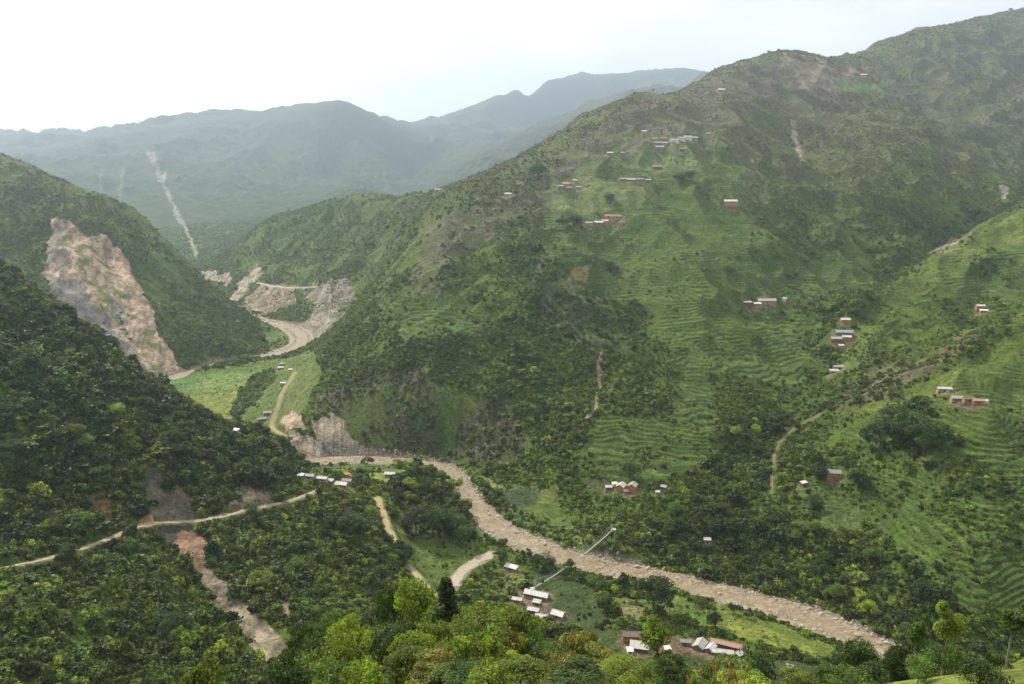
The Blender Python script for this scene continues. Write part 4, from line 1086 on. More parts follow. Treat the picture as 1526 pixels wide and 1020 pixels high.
def fg_tree(px, top, wpx, Y, kind, colr, label, group=None, v=None):
    x, _, zt = P(px, top, Y); z0_ = gz(x, Y); h = max(zt - z0_, 2.5)
    wid = wpx*(Y*CP-(zt-CAMZ)*SP)/FPX
    hw = {'big': .42, 'dense': .48, 'cone': .24, 'tall': .25, 'small': .55, 'umb': .4}[kind]
    wide = min(max(wid/(2*hw*h), .55), 2.2)
    wid *= 1.2; wide = min(max(wid/(2*hw*h), .55), 2.4)
    if wid > 1.5*h: h = wid/1.5; z0_ = zt-h; wide = wid/(2*hw*h)
    return tree(x, Y, z0_, h, kind, (v if v is not None else random.randrange(3)), colr, label, group, wide)
for i, f in enumerate(FG): fg_tree(*f, v=i % 3)
for k in range(64):
    px = random.uniform(440, 880); top = random.uniform(925, 1015) + max(0, (px-780)*.25) + max(0, (500-px)*.4)
    Y = random.uniform(60, 130)
    fg_tree(px, top, random.uniform(44, 84), Y, random.choice(['big', 'big', 'dense', 'small']), random.choice(['bright', 'olive', 'mid', 'mid', 'dark', 'yellow']),
            'leafy tree among the crowns of the foreground wood', 'trees of the foreground wood')
for k in range(26):
    px = random.uniform(430, 1330); fg_tree(px, random.uniform(968, 1004) + 22*min(1, max(0, (px-850)/40)), random.uniform(50, 90), random.uniform(42, 62), random.choice(['big', 'dense']), random.choice(['bright', 'olive', 'mid', 'dark']), 'leafy tree among the nearest crowns along the bottom edge', 'nearest trees along the bottom edge')
for k in range(10):
    px = random.uniform(1330, 1540); top = random.uniform(955, 1010)
    fg_tree(px, top, random.uniform(24, 44), random.uniform(60, 95), 'dense', random.choice(['dark', 'mid']), 'dark bushy tree below the tall bright tree at the right', 'bushy trees at the lower right')

# ------------------------------------------------------------------ single trees in the valley
VT = [ # foot px, foot py, height px, kind, colour, label
 (972, 915, 52, 'dense', 'dark', 'big dark spreading tree between the fields and the river'),
 (1000, 898, 20, 'tall', 'dark', 'small lopped tree right of the big dark tree'),
 (997, 918, 22, 'tall', 'dark', 'thin tree at the foot of the big dark tree'),
 (780, 838, 18, 'tall', 'dark', 'left one of two lopped poles of trees by the river'),
 (790, 840, 22, 'tall', 'dark', 'right one of two lopped poles of trees by the river'),
 (771, 850, 20, 'tall', 'dark', 'lopped tree beside the small riverside shed'),
 (745, 842, 22, 'dense', 'dark', 'round dark bush tree where the stream meets the river'),
 (808, 850, 26, 'dense', 'dark', 'dark domed tree on the near river bank by the maize field'),
 (818, 853, 14, 'dense', 'mid', 'low green tree right of the dark domed one'),
 (851, 862, 28, 'tall', 'dark', 'tall tree in front of the footbridge'),
 (843, 862, 16, 'dense', 'dark', 'bush tree left of the footbridge at the bank'),
 (808, 876, 14, 'tall', 'dark', 'thin tree standing beside the footbridge deck'),
 (868, 868, 16, 'dense', 'dark', 'dark bush tree right of the footbridge'),
 (880, 872, 14, 'dense', 'mid', 'second bank tree right of the footbridge'),
 (928, 890, 34, 'tall', 'dark', 'leaning ragged tree on the near bank above the fields'),
 (905, 880, 14, 'dense', 'mid', 'bank tree midway between footbridge and ragged tree'),
 (895, 878, 13, 'dense', 'mid', 'small bank tree left of the midway one'),
 (1053, 930, 34, 'umb', 'dark', 'flat topped dark tree in the bright rice fields'),
 (1066, 935, 22, 'dense', 'dark', 'dark tree behind the village near the flat topped one'),
 (1027, 908, 22, 'tall', 'mid', 'slim tree by the river fields'),
 (1036, 903, 14, 'dense', 'mid', 'bush tree on the bank near the slim tree'),
 (1093, 915, 14, 'dense', 'dark', 'bank tree above the bright green field'),
 (1115, 922, 11, 'dense', 'dark', 'next bank tree toward the right'),
 (620, 795, 40, 'dense', 'dark', 'dark tree at the left of the river bluff'),
 (645, 800, 44, 'dense', 'dark', 'largest dark tree on the river bluff'),
 (668, 795, 34, 'dense', 'mid', 'tree on the river side of the bluff'),
 (690, 810, 26, 'dense', 'mid', 'tree at the tip of the bluff above the river'),
 (635, 712, 18, 'dense', 'mid', 'round tree at the end of the bench beside the river'),
 (548, 695, 14, 'dense', 'dark', 'tree behind the row of white roofed houses'),
 (526, 800, 36, 'dense', 'dark', 'dark tree below the row village'),
 (472, 735, 22, 'tall', 'dark', 'tree at the bend of the dirt road'),
 (605, 838, 26, 'dense', 'dark', 'dark tree above the lower farm track'),
 (1345, 660, 56, 'dense', 'dark', 'large dark tree on the terraces left of the long orange house'),
 (1375, 680, 54, 'dense', 'dark', 'second large dark tree on the terraces'),
 (1310, 668, 40, 'dense', 'dark', 'dark tree at the left of the terrace clump'),
 (1219, 716, 24, 'dense', 'dark', 'dark tree left of the orange walled house'),
 (1278, 732, 30, 'dense', 'dark', 'black green tree right of the orange walled house'),
 (1213, 755, 18, 'dense', 'dark', 'dark tree below the orange walled house'),
 (940, 715, 26, 'dense', 'dark', 'dark tree above the white roofed houses across the river'),
 (855, 345, 22, 'dense', 'dark', 'dark tree left of the mountain hamlet'),
 (838, 340, 16, 'dense', 'dark', 'smaller dark tree left of the mountain hamlet'),
 (1012, 275, 16, 'dense', 'dark', 'dark round tree on the terraces below the high village'),
 (1030, 272, 16, 'dense', 'dark', 'second round tree on the terraces below the high village'),
 (908, 302, 14, 'dense', 'dark', 'lone tree on the pale terraces'),
 (802, 268, 24, 'dense', 'dark', 'dark tree mass on the shoulder of the spur'),
 (973, 138, 6, 'umb', 'dark', 'small tree on the ridge crest against the sky'),
 (1250, 87, 5, 'tall', 'dark', 'lone tree in the ridge saddle'),
 (1238, 86, 4, 'dense', 'dark', 'small bush tree left of the ridge saddle'),
 (1282, 86, 4, 'dense', 'dark', 'small bush tree right of the ridge saddle'),
 (1145, 74, 4, 'dense', 'dark', 'tiny tree on the summit'), (1160, 73, 4, 'dense', 'dark', 'rounder tiny tree right of the summit one'),
 (1117, 90, 4, 'tall', 'dark', 'thin tree on the ridge left of the summit'),
 (1358, 54, 6, 'dense', 'dark', 'tree on the rising right ridge'), (1425, 34, 4, 'tall', 'dark', 'thin tree higher on the right ridge'),
 (1505, 16, 5, 'dense', 'dark', 'tree near the top of the right ridge'),
 (375, 770, 20, 'dense', 'dark', 'dark bush tree overhanging the dirt road'),
 (104, 838, 26, 'dense', 'dark', 'dark tree below the dirt road at the left'),
]
NAMED_TREE_PX = []
for i, (px, py, hp, kd, cl_, lb) in enumerate(VT):
    far_ = py < 150
    tree_at(px, py + (2 if far_ else 0), hp*1.1, kd, i % 3, cl_, lb, wide=1.25 if kd == 'dense' else (1.3 if kd == 'tall' else 1.0), y0=(1200 if far_ else 200), y1=(3250 if far_ else 1700))
    NAMED_TREE_PX.append((px, py))

# ------------------------------------------------------------------ woods and bushes
WOOD = [ # polygon, distance range, how much larger and darker the growth is
 ([(0,380),(60,430),(130,490),(210,560),(250,590),(340,640),(400,645),(440,690),(440,730),(300,765),(210,770),(100,810),(-50,830),(-50,380)], 350, 700, .85),
 ([(420,630),(445,700),(440,740),(380,740),(330,650)], 500, 700, 1.0),
 ([(590,700),(650,690),(690,760),(705,830),(660,840),(620,800),(575,770)], 480, 720, 1.0),
 ([(480,750),(550,745),(585,830),(590,900),(520,870),(470,800)], 380, 660, .7),
 ([(1290,590),(1400,580),(1440,650),(1410,700),(1330,690),(1290,650)], 520, 760, .9),
 ([(1080,640),(1180,600),(1180,650),(1150,700),(1130,770),(1050,800),(1060,700)], 560, 900, .9),
 ([(1100,770),(1250,790),(1320,830),(1340,950),(1200,890),(1060,860),(950,820),(1000,780)], 400, 640, .8),
 ([(1526,318),(1430,365),(1340,408),(1280,455),(1250,520),(1225,560),(1215,500),(1260,420),(1330,370),(1430,330),(1500,300)], 850, 1700, 1.0),
 ([(1250,310),(1330,310),(1420,350),(1330,395),(1290,380)], 1000, 1500, 1.0),
 ([(820,340),(850,330),(980,450),(960,520),(860,520),(780,480),(790,400)], 780, 1250, .7),
 ([(700,440),(900,480),(1000,600),(900,640),(860,690),(700,690),(480,600),(560,520)], 700, 1000, .45),
 ([(780,225),(820,225),(830,270),(780,280)], 1250, 1500, .9),
 ([(770,920),(880,920),(930,950),(830,960)], 330, 480, .8),
 ([(1100,420),(1230,430),(1230,560),(1190,600),(1100,560)], 760, 1150, .4),
 ([(0,230),(250,360),(400,500),(400,545),(300,548),(200,400),(130,340),(60,320),(0,300)], 1000, 1600, .7),
 ([(-50,850),(200,790),(420,760),(480,900),(420,1040),(-50,1040)], 200, 520, .62),
 ([(330,395),(520,292),(600,300),(560,420),(460,470),(380,420)], 1300, 2200, .5),
]
def woodiness(x, y, px, py):
    w = .06+.55*np.clip(perlin(x, y, 95, 91)*1.3 + .6*perlin(x, y, 35, 92), 0, 1)
    for poly, y0, y1, s in WOOD:
        z = zone(x, y, px, py, poly, y0, y1, 22, 40, 93)
        w[z] = np.maximum(w[z], s*(.75+.4*perlin(x[z], y[z], 30, 94)))
    return w
LW = par(woodiness, LX, LY, LPX, LPY)
M_SC = leaf_mat('bush_leaf', None, .38, .2, inst=True)
bush_col = bpy.data.collections.new('bush_forms')
for k in range(8):
    r_ = np.random.default_rng(500+k); cl = []
    tall = [0, .25, .1, .5, 0, .35, .15, .6][k]
    for j in range(9+2*(k % 3)):
        a = r_.random()*6.28; q = r_.random()**.5*(.75-.25*tall)
        cl.append((math.cos(a)*q, math.sin(a)*q, .35 + tall*.5 + (.65+tall)*(1-q)*r_.random(), .32+.22*r_.random()))
    me = leaf_mesh('bush', cl, 24, .20, 700+k, M_SC)
    bush_col.objects.link(bpy.data.objects.new('bush_%02d' % k, me))
def scatter(name, pts, scl, rot, idx, tint, coll, label, cat, mat=None):
    me = bpy.data.meshes.new(name); me.vertices.add(len(pts)); me.vertices.foreach_set('co', np.asarray(pts, np.float32).ravel())
    a = me.attributes.new('scl', 'FLOAT_VECTOR', 'POINT'); a.data.foreach_set('vector', np.asarray(scl, np.float32).ravel())
    a = me.attributes.new('rot', 'FLOAT_VECTOR', 'POINT'); a.data.foreach_set('vector', np.asarray(rot, np.float32).ravel())
    a = me.attributes.new('idx', 'INT', 'POINT'); a.data.foreach_set('value', np.asarray(idx, np.int32))
    if tint is not None:
        a = me.attributes.new('tint', 'FLOAT_COLOR', 'POINT'); a.data.foreach_set('color', np.concatenate([tint, np.ones((len(tint), 1))], 1).astype(np.float32).ravel())
    o = link(bpy.data.objects.new(name, me)); tag(o, label, cat, kind='stuff')
    g = bpy.data.node_groups.new(name+'_nodes', 'GeometryNodeTree')
    g.interface.new_socket('Geometry', in_out='INPUT', socket_type='NodeSocketGeometry'); g.interface.new_socket('Geometry', in_out='OUTPUT', socket_type='NodeSocketGeometry')
    gi = g.nodes.new('NodeGroupInput'); go = g.nodes.new('NodeGroupOutput')
    ip = g.nodes.new('GeometryNodeInstanceOnPoints'); ci = g.nodes.new('GeometryNodeCollectionInfo')
    ci.inputs['Collection'].default_value = coll; ci.inputs['Separate Children'].default_value = True; ci.inputs['Reset Children'].default_value = True
    def na(nm, ty):
        q = g.nodes.new('GeometryNodeInputNamedAttribute'); q.data_type = ty; q.inputs['Name'].default_value = nm; return q
    s = na('scl', 'FLOAT_VECTOR'); r = na('rot', 'FLOAT_VECTOR'); i = na('idx', 'INT')
    e = g.nodes.new('FunctionNodeEulerToRotation')
    g.links.new(gi.outputs[0], ip.inputs['Points']); g.links.new(ci.outputs[0], ip.inputs['Instance'])
    ip.inputs['Pick Instance'].default_value = True; g.links.new(i.outputs['Attribute'], ip.inputs['Instance Index'])
    g.links.new(r.outputs['Attribute'], e.inputs[0]); g.links.new(e.outputs[0], ip.inputs['Rotation']); g.links.new(s.outputs['Attribute'], ip.inputs['Scale'])
    g.links.new(ip.outputs[0], go.inputs[0])
    md = o.modifiers.new('scatter', 'NODES'); md.node_group = g
    return o
# cells of the land as places for plants
dR = np.gradient(rad)[:, None]*np.ones((1, NC)); area = dR*RR*(az[1]-az[0])
gzr = np.gradient(LZ, axis=0)/dR; steep = np.sqrt(1+gzr**2)
okc = VIS & (RR > 150) & (np.abs(AA) < math.radians(37.5))
NB = 390000
size_far = np.clip((RR/900.0), .75, 2.2)
wgt = area*steep*LDENS*okc*np.minimum(1, (700/RR)**.85)/(.3+LW)
wgt = np.where(RR < 330, wgt*.8, wgt)
pr = (wgt/wgt.sum()).ravel().astype(np.float64); cum = np.cumsum(pr); cum /= cum[-1]
pick = np.searchsorted(cum, rng.random(NB))
ci_, cj_ = np.unravel_index(pick, RR.shape)
br2 = RR[ci_, cj_]; brr = br2 + (rng.random(NB)-.5)*dR[ci_, 0]; baa = AA[ci_, cj_] + (rng.random(NB)-.5)*(az[1]-az[0])
bx, by = brr*np.sin(baa), brr*np.cos(baa)
bz = LZ[ci_, cj_] + 0
wd = LW[ci_, cj_]*(1-.35*sstep(900, 1500, brr)); dn_ = LDENS[ci_, cj_]; bare_ = LBARE[ci_, cj_]
s_ = (.5 + 3.6*wd*(.45+.9*rng.random(NB)**1.5) + 2.2*rng.random(NB)**5)*np.clip(brr/800, .85, 1.5)**.6*(1-.32*sstep(600, 850, brr))*np.exp(.28*rng.normal(size=NB))
s_ *= 1-.35*sstep(150, 320, LZ[ci_, cj_])
s_ *= np.where(dn_ < .35, .42, 1)*np.where(bare_ > .5, .65, 1)
sc3 = np.stack([s_*(.8+.4*rng.random(NB)), s_*(.8+.4*rng.random(NB)), s_*(.75+.55*rng.random(NB))], 1)
bz = bz - .25*s_
rot3 = np.stack([rng.normal(size=NB)*.12, rng.normal(size=NB)*.12, rng.random(NB)*6.28], 1)
lc = LC[ci_, cj_]
n_a = perlin(bx, by, 140, 95); n_b = perlin(bx, by, 28, 96)
lightc = np.array([.100, .150, .014]); darkc = np.array([.034, .068, .010]); yelc = np.array([.160, .190, .020]); dry = np.array([.100, .112, .034])
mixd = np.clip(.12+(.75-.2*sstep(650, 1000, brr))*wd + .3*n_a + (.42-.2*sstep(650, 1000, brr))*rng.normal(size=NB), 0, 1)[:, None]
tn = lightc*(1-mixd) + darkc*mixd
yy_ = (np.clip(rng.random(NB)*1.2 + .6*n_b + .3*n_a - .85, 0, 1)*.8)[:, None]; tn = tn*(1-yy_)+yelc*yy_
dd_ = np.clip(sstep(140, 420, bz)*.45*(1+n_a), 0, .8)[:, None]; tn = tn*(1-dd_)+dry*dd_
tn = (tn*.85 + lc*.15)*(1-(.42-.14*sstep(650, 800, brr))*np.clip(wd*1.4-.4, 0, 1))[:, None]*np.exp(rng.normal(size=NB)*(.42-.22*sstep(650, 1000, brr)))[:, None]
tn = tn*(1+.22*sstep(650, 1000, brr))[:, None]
tn = np.clip(tn, .012, .3)
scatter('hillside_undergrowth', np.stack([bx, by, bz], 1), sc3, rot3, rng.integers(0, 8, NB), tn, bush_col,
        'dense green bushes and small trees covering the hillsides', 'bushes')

wt = (area*okc*(LW > .55)*(LDENS > .3)*(LBARE < .3)*(RR > 340)*(RR < 800)*(LPX > 0)*(LPX < W0)*(LPY < H0)*(420/RR)**2).ravel(); wc = np.cumsum(wt); wc /= wc[-1]
for q in np.searchsorted(wc, rng.random(118)):
    i_, j_ = np.unravel_index(q, RR.shape); x, y, z = float(LX[i_, j_]), float(LY[i_, j_]), float(LZ[i_, j_])
    left = float(LPX[i_, j_]) < 470
    tree(x, y, z, random.uniform(7, 13), random.choice(['dense', 'dense', 'big', 'small', 'tall']), random.randrange(3), random.choice(['dark', 'dark', 'mid', 'olive', 'bright']),
         'tree standing in the dark wood of the left hillside' if left else 'tree standing in the woods along the river valley', 'trees of the left hillside' if left else 'trees of the valley woods', 1.25)

# ------------------------------------------------------------------ houses
def box(x0, x1, y0, y1, z0, z1):
    v = [(x0,y0,z0),(x1,y0,z0),(x1,y1,z0),(x0,y1,z0),(x0,y0,z1),(x1,y0,z1),(x1,y1,z1),(x0,y1,z1)]
    f = [(0,3,2,1),(4,5,6,7),(0,1,5,4),(1,2,6,5),(2,3,7,6),(3,0,4,7)]
    return v, f
def join(*vf):
    V, F = [], []
    for v, f in vf:
        b0 = len(V); V += list(v); F += [tuple(i+b0 for i in ff) for ff in f]
    return V, F
def roof_mat(name, col, rough=.45, metal=.35, rust=None):
    m = bpy.data.materials.new(name); m.use_nodes = True; t = m.node_tree; b = t.nodes['Principled BSDF']
    b.inputs['Roughness'].default_value = rough; b.inputs['Metallic'].default_value = metal
    tc_ = N(t, 'ShaderNodeTexCoord'); wv = N(t, 'ShaderNodeTexWave', inp={'Scale': 1.6, 'Distortion': 0.0}); L(t, tc_, 'Object', wv, 'Vector')
    nz_ = N(t, 'ShaderNodeTexNoise', inp={'Scale': .9, 'Detail': 5.0, 'Roughness': .7}); L(t, tc_, 'Object', nz_, 'Vector')
    r = N(t, 'ShaderNodeValToRGB'); r.color_ramp.elements[0].position = .38; r.color_ramp.elements[1].position = .62
    r.color_ramp.elements[0].color = (*(rust or tuple(c*.72 for c in col)), 1); r.color_ramp.elements[1].color = (*col, 1)
    L(t, nz_, 'Fac', r, 0); L(t, r, 0, b, 'Base Color')
    bp = N(t, 'ShaderNodeBump', inp={'Strength': .6, 'Distance': .05}); L(t, wv, 'Fac', bp, 'Height'); L(t, bp, 0, b, 'Normal')
    return m
RM = {'white': roof_mat('white_tin', (.62, .62, .62), .5, .0, (.42, .40, .38)), 'pale': roof_mat('pale_tin', (.42, .42, .41), .55, .0, (.27, .25, .23)), 'grey': roof_mat('grey_tin', (.28, .28, .28), .6, .0),
      'blue': roof_mat('blue_grey_tin', (.30, .34, .38), .6, .0), 'rust': roof_mat('rusty_tin', (.46, .25, .19), .7, .05, (.34, .22, .18)),
      'slate': roof_mat('brown_slate', (.20, .165, .135), .8, 0), 'thatch': roof_mat('thatch', (.30, .24, .15), .95, 0)}
WM = {'orange': mat_simple('orange_mud', (.52, .25, .10), .95, .3, .8, .05), 'tan': mat_simple('tan_mud', (.44, .30, .19), .95, .3, .8, .05),
      'stone': mat_simple('grey_stone', (.24, .21, .18), .95, .45, 1.5, .08), 'white': mat_simple('whitewash', (.70, .66, .60), .9, .2, .8, .02),
      'brown': mat_simple('brown_mud', (.24, .135, .08), .95, .35, .8, .05)}
M_DARK = mat_simple('dark_timber', (.05, .035, .025), .8, .3, 3)
M_WOOD = mat_simple('timber', (.20, .13, .08), .85, .3, 3)
def house(px, py, wpx, roof, wall, ang, label, group=None, depth=.5, storeys=1, lod=2, name='house', mono=False, yr=(250, 2600), cat='house', zoff=0):
    x, y, z = (float(a[0]) for a in hit(px, py, ground, *yr))
    dist = y*CP - (z-CAMZ)*SP
    w = wpx*dist/FPX; w = min(max(w, 3.2), 26); d = min(max(w*depth, 3.0), 8.0)
    hgt = 2.5*storeys + .2 if w > 5 else 2.1
    a = math.radians(ang); y += d*.3
    cs = [(x + sx*w/2*math.cos(a) - sy*d/2*math.sin(a), y + sx*w/2*math.sin(a) + sy*d/2*math.cos(a)) for sx in (-1, 1) for sy in (-1, 1)]
    zs = [gz(*c) for c in cs]; zb = .5*min(zs) + .5*max(zs) if max(zs)-min(zs) > 1 else max(zs)
    zb = max(zb, z-.5) + zoff
    root = bpy.data.objects.new(name, None); link(root); root.location = (x, y, zb); root.rotation_euler = (0, 0, a)
    tag(root, label, cat, group)
    hw, hd = w/2, d/2; rise = d*(.30 if not mono else .18)
    drop = zb - min(zs) + 1.0
    # wall with gables (or a lean-to top)
    if not mono:
        V = [(-hw,-hd,-drop),(hw,-hd,-drop),(hw,hd,-drop),(-hw,hd,-drop),(-hw,-hd,hgt),(hw,-hd,hgt),(hw,hd,hgt),(-hw,hd,hgt),(-hw,0,hgt+rise-.04),(hw,0,hgt+rise-.04)]
        F = [(0,1,5,4),(2,3,7,6),(1,2,6,9,5),(3,0,4,8,7),(4,5,9,8),(7,8,9,6),(0,3,2,1)]
    else:
        V = [(-hw,-hd,-drop),(hw,-hd,-drop),(hw,hd,-drop),(-hw,hd,-drop),(-hw,-hd,hgt),(hw,-hd,hgt),(hw,hd,hgt+rise),(-hw,hd,hgt+rise)]
        F = [(0,1,5,4),(2,3,7,6),(1,2,6,5),(3,0,4,7),(4,5,6,7),(0,3,2,1)]
    link(bpy.data.objects.new('wall', py_mesh('wall', V, F, WM[wall], False)), root)
    ov = .45; th = .10
    def slab(y0, z0, y1, z1):
        a_ = [(-hw-ov, y0, z0), (hw+ov, y0, z0), (hw+ov, y1, z1), (-hw-ov, y1, z1)]
        return a_ + [(p[0], p[1], p[2]+th) for p in a_], [(0,3,2,1),(4,5,6,7),(0,1,5,4),(1,2,6,5),(2,3,7,6),(3,0,4,7)]
    k = rise/hd if not mono else rise/d
    if not mono: V, F = join(slab(-hd-ov, hgt-ov*k+.03, 0, hgt+rise+.03), slab(0.004, hgt+rise+.03, hd+ov, hgt-ov*k+.03))
    else: V, F = slab(-hd-ov, hgt-ov*k+.03, hd+ov, hgt+rise+ov*k+.03)
    rf = link(bpy.data.objects.new('roof', py_mesh('roof', V, F, RM[roof], False)), root)
    if lod >= 1:
        if not mono and w > 6:
            V, F = box(-hw-ov, hw+ov, -.18, .18, hgt+rise+th+.01, hgt+rise+th+.06); link(bpy.data.objects.new('ridge_cap', py_mesh('ridge_cap', V, F, RM[roof], False)), rf)
        V, F = box(-.45, .45, -hd-.06, -hd+.03, 0, 1.9); dr = link(bpy.data.objects.new('door', py_mesh('door', V, F, M_DARK, False)), root)
        if lod >= 2:
            V, F = join(box(-.55, -.45, -hd-.10, -hd+.03, 0, 2.0), box(.45, .55, -hd-.10, -hd+.03, 0, 2.0), box(-.55, .55, -hd-.10, -hd+.03, 2.0, 2.1))
            link(bpy.data.objects.new('door_frame', py_mesh('door_frame', V, F, M_WOOD, False)), dr)
        for s in range(storeys):
            nx = max(1, int((hw-.8)/1.9))
            for sx in (-1, 1):
                for q in range(nx):
                    xx = sx*(1.6+q*1.9)
                    if abs(xx) > hw-.5: continue
                    zb_ = .95 + 2.5*s
                    V, F = box(xx-.38, xx+.38, -hd-.05, -hd+.03, zb_, zb_+.85); wn = link(bpy.data.objects.new('window', py_mesh('window', V, F, M_DARK, False)), root)
                    if lod >= 2:
                        V, F = join(box(xx-.46, xx+.46, -hd-.09, -hd+.03, zb_-.09, zb_), box(xx-.46, xx+.46, -hd-.09, -hd+.03, zb_+.85, zb_+.93),
                                    box(xx-.46, xx-.38, -hd-.09, -hd+.03, zb_, zb_+.85), box(xx+.38, xx+.46, -hd-.09, -hd+.03, zb_, zb_+.85))
                        link(bpy.data.objects.new('window_frame', py_mesh('window_frame', V, F, M_WOOD, False)), wn)
        if lod >= 2:
            V, F = box(-hw-.5, hw+.5, -hd-1.0, -hd-.07, -drop, -.05 if drop > .1 else .0); link(bpy.data.objects.new('plinth', py_mesh('plinth', V, F, WM['stone'], False)), root)
    return root
HGRP = []
for px, py, w, rf, wl, an, lb, kw in HS:
    kw = dict(kw); kw.setdefault('lod', 2 if py > 580 else 1)
    house(px, py, w, rf, wl, an, lb, **kw)

# ------------------------------------------------------------------ footbridge over the river
M_STEEL = mat_simple('galvanised_steel', (.42, .42, .41), .5, .2, 2, 0, .5)
M_PLANK = mat_simple('grey_planks', (.36, .35, .33), .85, .3, 4)
M_CONC = mat_simple('concrete', (.42, .40, .37), .9, .25, 2)
hx, hy, hzz = hit([912, 797], [794, 880], ground, 300, 700)
A_, B_ = Vector((hx[0], hy[0], hzz[0]+2.0)), Vector((hx[1], hy[1], hzz[1]+2.6))
br = bpy.data.objects.new('footbridge', None); link(br); br.location = A_
tag(br, 'thin grey suspension footbridge crossing the brown river', 'footbridge')
D_ = B_-A_; Ld = D_.length; dh = Vector((D_.x, D_.y, 0)).normalized(); nn_ = Vector((-dh.y, dh.x, 0)); NSEG = 40
def bp_(t, off=0, up=0): return D_*t + nn_*off + Vector((0, 0, -4*3.0*t*(1-t)*1.0 + up))
V, F = [], []
for k in range(NSEG+1):
    t = k/NSEG
    for o_ in (-.5, .5):
        V += [bp_(t, o_, 0), bp_(t, o_, .10)]
for k in range(NSEG):
    a = k*4; b_ = a+4
    F += [(a+1, a+3, b_+3, b_+1), (a, b_, b_+2, a+2), (a, a+1, b_+1, b_), (a+2, b_+2, b_+3, a+3)]
link(bpy.data.objects.new('deck', py_mesh('deck', V, F, M_PLANK, False)), br)
for o_ in (-.72, .72):
    for up0 in (1.05,):
        ch = [(D_*(k/NSEG) + nn_*o_ + Vector((0, 0, 5.2 - 4*(5.2+3.0-up0-.3)*(k/NSEG)*(1-k/NSEG))), .05) for k in range(NSEG+1)]
        V, F = tube_mesh([ch], 6); link(bpy.data.objects.new('cable', py_mesh('cable', V, F, M_STEEL)), br)
    ch = [(bp_(k/NSEG, o_, 1.0), .03) for k in range(NSEG+1)]
    V, F = tube_mesh([ch], 5); link(bpy.data.objects.new('handrail', py_mesh('handrail', V, F, M_STEEL)), br)
    for k in range(1, NSEG, 1):
        t = k/NSEG; top = D_*t + nn_*o_ + Vector((0, 0, 5.2 - 4*6.85*t*(1-t)))
        V, F = tube_mesh([[(bp_(t, o_, .05), .02), (top, .02)]], 4); link(bpy.data.objects.new('hanger', py_mesh('hanger', V, F, M_STEEL)), br)
for t in (0, 1):
    c = D_*t
    chs = [[(c + nn_*o_ + Vector((0, 0, -2.8)), .18), (c + nn_*o_*.9 + Vector((0, 0, 5.4)), .13)] for o_ in (-.8, .8)]
    chs += [[(c + nn_*-.8 + Vector((0, 0, h_)), .09), (c + nn_*.8 + Vector((0, 0, h_)), .09)] for h_ in (2.6, 5.2)]
    V, F = tube_mesh(chs, 8); link(bpy.data.objects.new('tower', py_mesh('tower', V, F, M_STEEL)), br)
    e = dh*(-2.5 if t == 0 else 2.5)
    v_, f_ = box(-1.6, 1.6, -1.6, 1.6, -3.2, .06); V = [Vector(q) + c + e for q in v_]
    link(bpy.data.objects.new('anchor_block', py_mesh('anchor_block', V, f_, M_CONC, False)), br)

# ------------------------------------------------------------------ stones
M_STONE = mat_simple('river_stone', (.46, .40, .33), .9, .45, 1.2, .08)
def rock_mesh(seed):
    import bmesh
    bm = bmesh.new(); bmesh.ops.create_icosphere(bm, subdivisions=2, radius=1)
    r_ = random.Random(seed); ax = [Vector((r_.gauss(0, 1), r_.gauss(0, 1), r_.gauss(0, 1))).normalized() for _ in range(9)]
    for v in bm.verts:
        p = v.co.copy()
        for a in ax:
            d = p.dot(a)
            if d > .68: p -= a*(d-.68)*.85
        v.co = Vector((p.x*1.15, p.y*.9, p.z*.7))
    me = bpy.data.meshes.new('boulder'); bm.to_mesh(me); bm.free(); me.materials.append(M_STONE); return me
rock_col = bpy.data.collections.new('stone_forms')
RK = [rock_mesh(k) for k in range(5)]
for k, me in enumerate(RK): rock_col.objects.link(bpy.data.objects.new('stone_%02d' % k, me))
NS = 9000
k_ = rng.integers(0, len(RIVS)-1, NS*2); t_ = rng.random(NS*2)
p_ = RIVS[k_]*(1-t_[:, None]) + RIVS[k_+1]*t_[:, None]; d_ = RIVS[k_+1]-RIVS[k_]; d_ /= np.linalg.norm(d_, axis=1)[:, None]+1e-9
sd_ = np.where(rng.random(NS*2) < .5, -1, 1)*(RW + .5 + rng.normal(size=NS*2)*2.0 + 1.5*np.abs(rng.normal(size=NS*2)))
q_ = p_ + np.stack([-d_[:, 1], d_[:, 0]], 1)*sd_[:, None]
sel = (q_[:, 1] < 1500) & (np.abs(q_[:, 0]) < 700); q_ = q_[sel][:NS]
zq = ground(q_[:, 0], q_[:, 1]); ok = zq < 7; q_ = q_[ok]; zq = zq[ok]; ns = len(q_)
ss = (.25+.9*rng.random(ns)**4*1.6)*np.where(rng.random(ns) < .04, 1.7, 1)
scatter('riverbank_stones', np.stack([q_[:, 0], q_[:, 1], np.maximum(zq, -.2)], 1), ss[:, None]*np.ones((1, 3)), rng.random((ns, 3))*6.28, rng.integers(0, 5, ns), None, rock_col,
        'pale stones strewn along both banks of the river', 'stones')
BO = [(1279, 951, 2.6, 'large boulder in the rapids at the lower right'), (1072, 888, 2.0, 'dark boulder standing in the brown river'), (905, 863, 1.5, 'boulder in the river right of the footbridge'),
      (1245, 925, 1.8, 'boulder on the far bank above the last rapids'), (868, 833, 2.6, 'dark boulder under the footbridge at the far bank'), (770, 797, 2.4, 'dark boulder at the far bank upstream of the footbridge'),
      (812, 814, 2.6, 'pale boulder on the far bank between two stony points'), (950, 848, 3.0, 'pale rock heap on the far bank right of the footbridge'), (965, 850, 2.6, 'second pale rock beside the rock heap'),
      (1190, 905, 1.5, 'low boulder midstream by the bright fields'), (1060, 870, 1.6, 'rounded boulder on the far bank over the rice fields'), (1310, 962, 2.2, 'boulder at the very end of the visible river')]
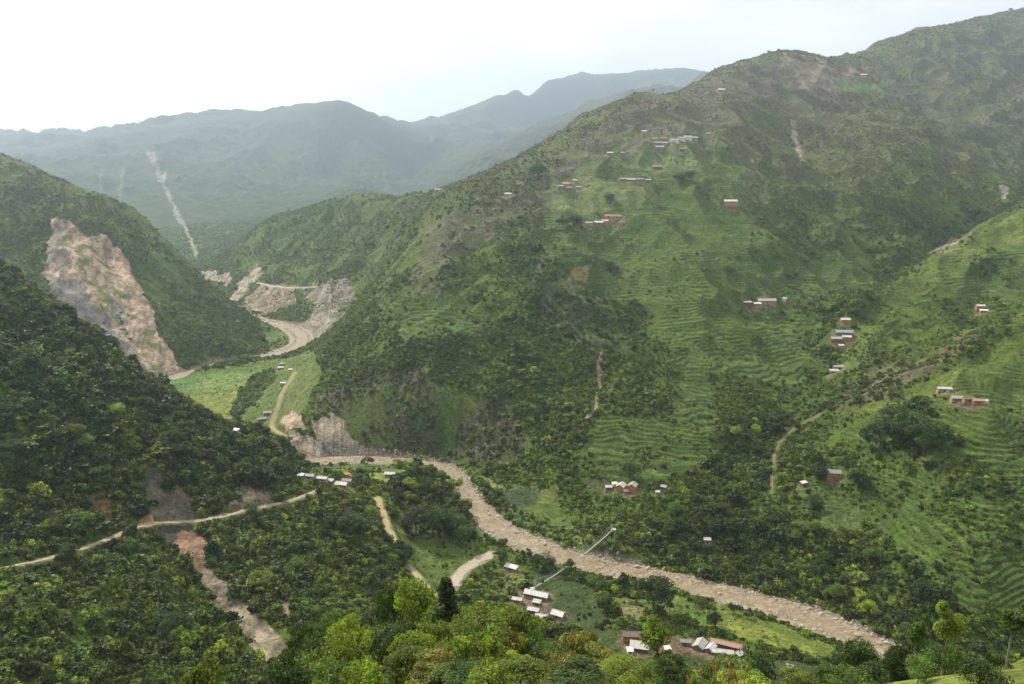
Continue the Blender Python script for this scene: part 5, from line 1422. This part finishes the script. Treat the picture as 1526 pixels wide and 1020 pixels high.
for i, (px, py, s, lb) in enumerate(BO):
    x, y, z = (float(a[0]) for a in hit(px, py, ground, 300, 900))
    o = link(bpy.data.objects.new('boulder', RK[i % 5])); o.location = (x, y, max(z, -.1)+.1*s); o.scale = (s, s*.85, s*.8); o.rotation_euler = (.1*i, .2, i*1.3); tag(o, lb, 'boulder')

# ------------------------------------------------------------------ bare red tipped shrub close to the viewpoint
M_TWIG = mat_simple('red_twig', (.20, .075, .04), .7, .3, 30); M_TIP = mat_simple('orange_bud', (.55, .17, .05), .6, .3, 40)
sx, sy = P(1083, 1015, 7.0)[0], 7.0; sz = gz(sx, sy)
sh = bpy.data.objects.new('budding_shrub', None); link(sh); sh.location = (sx, sy, sz-.1)
tag(sh, 'bare shrub with reddish stems and orange buds at the bottom edge', 'shrub')
tips = [(1064, 984), (1083, 987), (1067, 998), (1087, 993), (1094, 1003), (1113, 997), (1045, 1002), (1025, 1012), (1082, 1008), (1100, 1012)]
r_ = random.Random(5); buds = []
for k, (tx, ty) in enumerate(tips):
    e = Vector(P(tx, ty, 7.0 + r_.uniform(-.25, .25))) - Vector(sh.location)
    b0_ = Vector((r_.uniform(-.05, .05), r_.uniform(-.05, .05), 0)); m1 = b0_.lerp(e, .5)+Vector((-e.x*.25, 0, 0.05)); m2 = b0_.lerp(e, .85)+Vector((-e.x*.06, 0, -.02))
    V, F = tube_mesh([[(b0_, .011), (m1, .008), (m2, .006), (e, .005)]], 7)
    st_ = link(bpy.data.objects.new('stem', py_mesh('stem', V, F, M_TWIG)), sh)
    d = (e-m2).normalized()
    V, F = tube_mesh([[(e-d*.02, .005), (e, .011), (e+d*.025, .009), (e+d*.045, .003)]], 7)
    link(bpy.data.objects.new('bud', py_mesh('bud', V, F, M_TIP)), st_)

# ------------------------------------------------------------------ the air
hb = bpy.data.meshes.new('haze')
x0, x1, y0, y1, z0, z1 = -9500, 9500, -2700, 12000, -4, 1300
hb.from_pydata([(x0,y0,z0),(x1,y0,z0),(x1,y1,z0),(x0,y1,z0),(x0,y0,z1),(x1,y0,z1),(x1,y1,z1),(x0,y1,z1)], [],
               [(0,3,2,1),(4,5,6,7),(0,1,5,4),(1,2,6,5),(2,3,7,6),(3,0,4,7)])
hz = link(bpy.data.objects.new('haze', hb)); tag(hz, kind='stuff', label='pale blue white haze filling the whole valley and the far mountains', cat='haze')
hm = bpy.data.materials.new('valley_haze'); hm.use_nodes = True; t = hm.node_tree; t.nodes.clear()
o_ = N(t, 'ShaderNodeOutputMaterial'); v_ = N(t, 'ShaderNodeVolumePrincipled')
v_.inputs['Color'].default_value = (.67, .82, 1.0, 1); v_.inputs['Density'].default_value = HAZE; v_.inputs['Anisotropy'].default_value = .65
L(t, v_, 'Volume', o_, 'Volume'); hb.materials.append(hm)
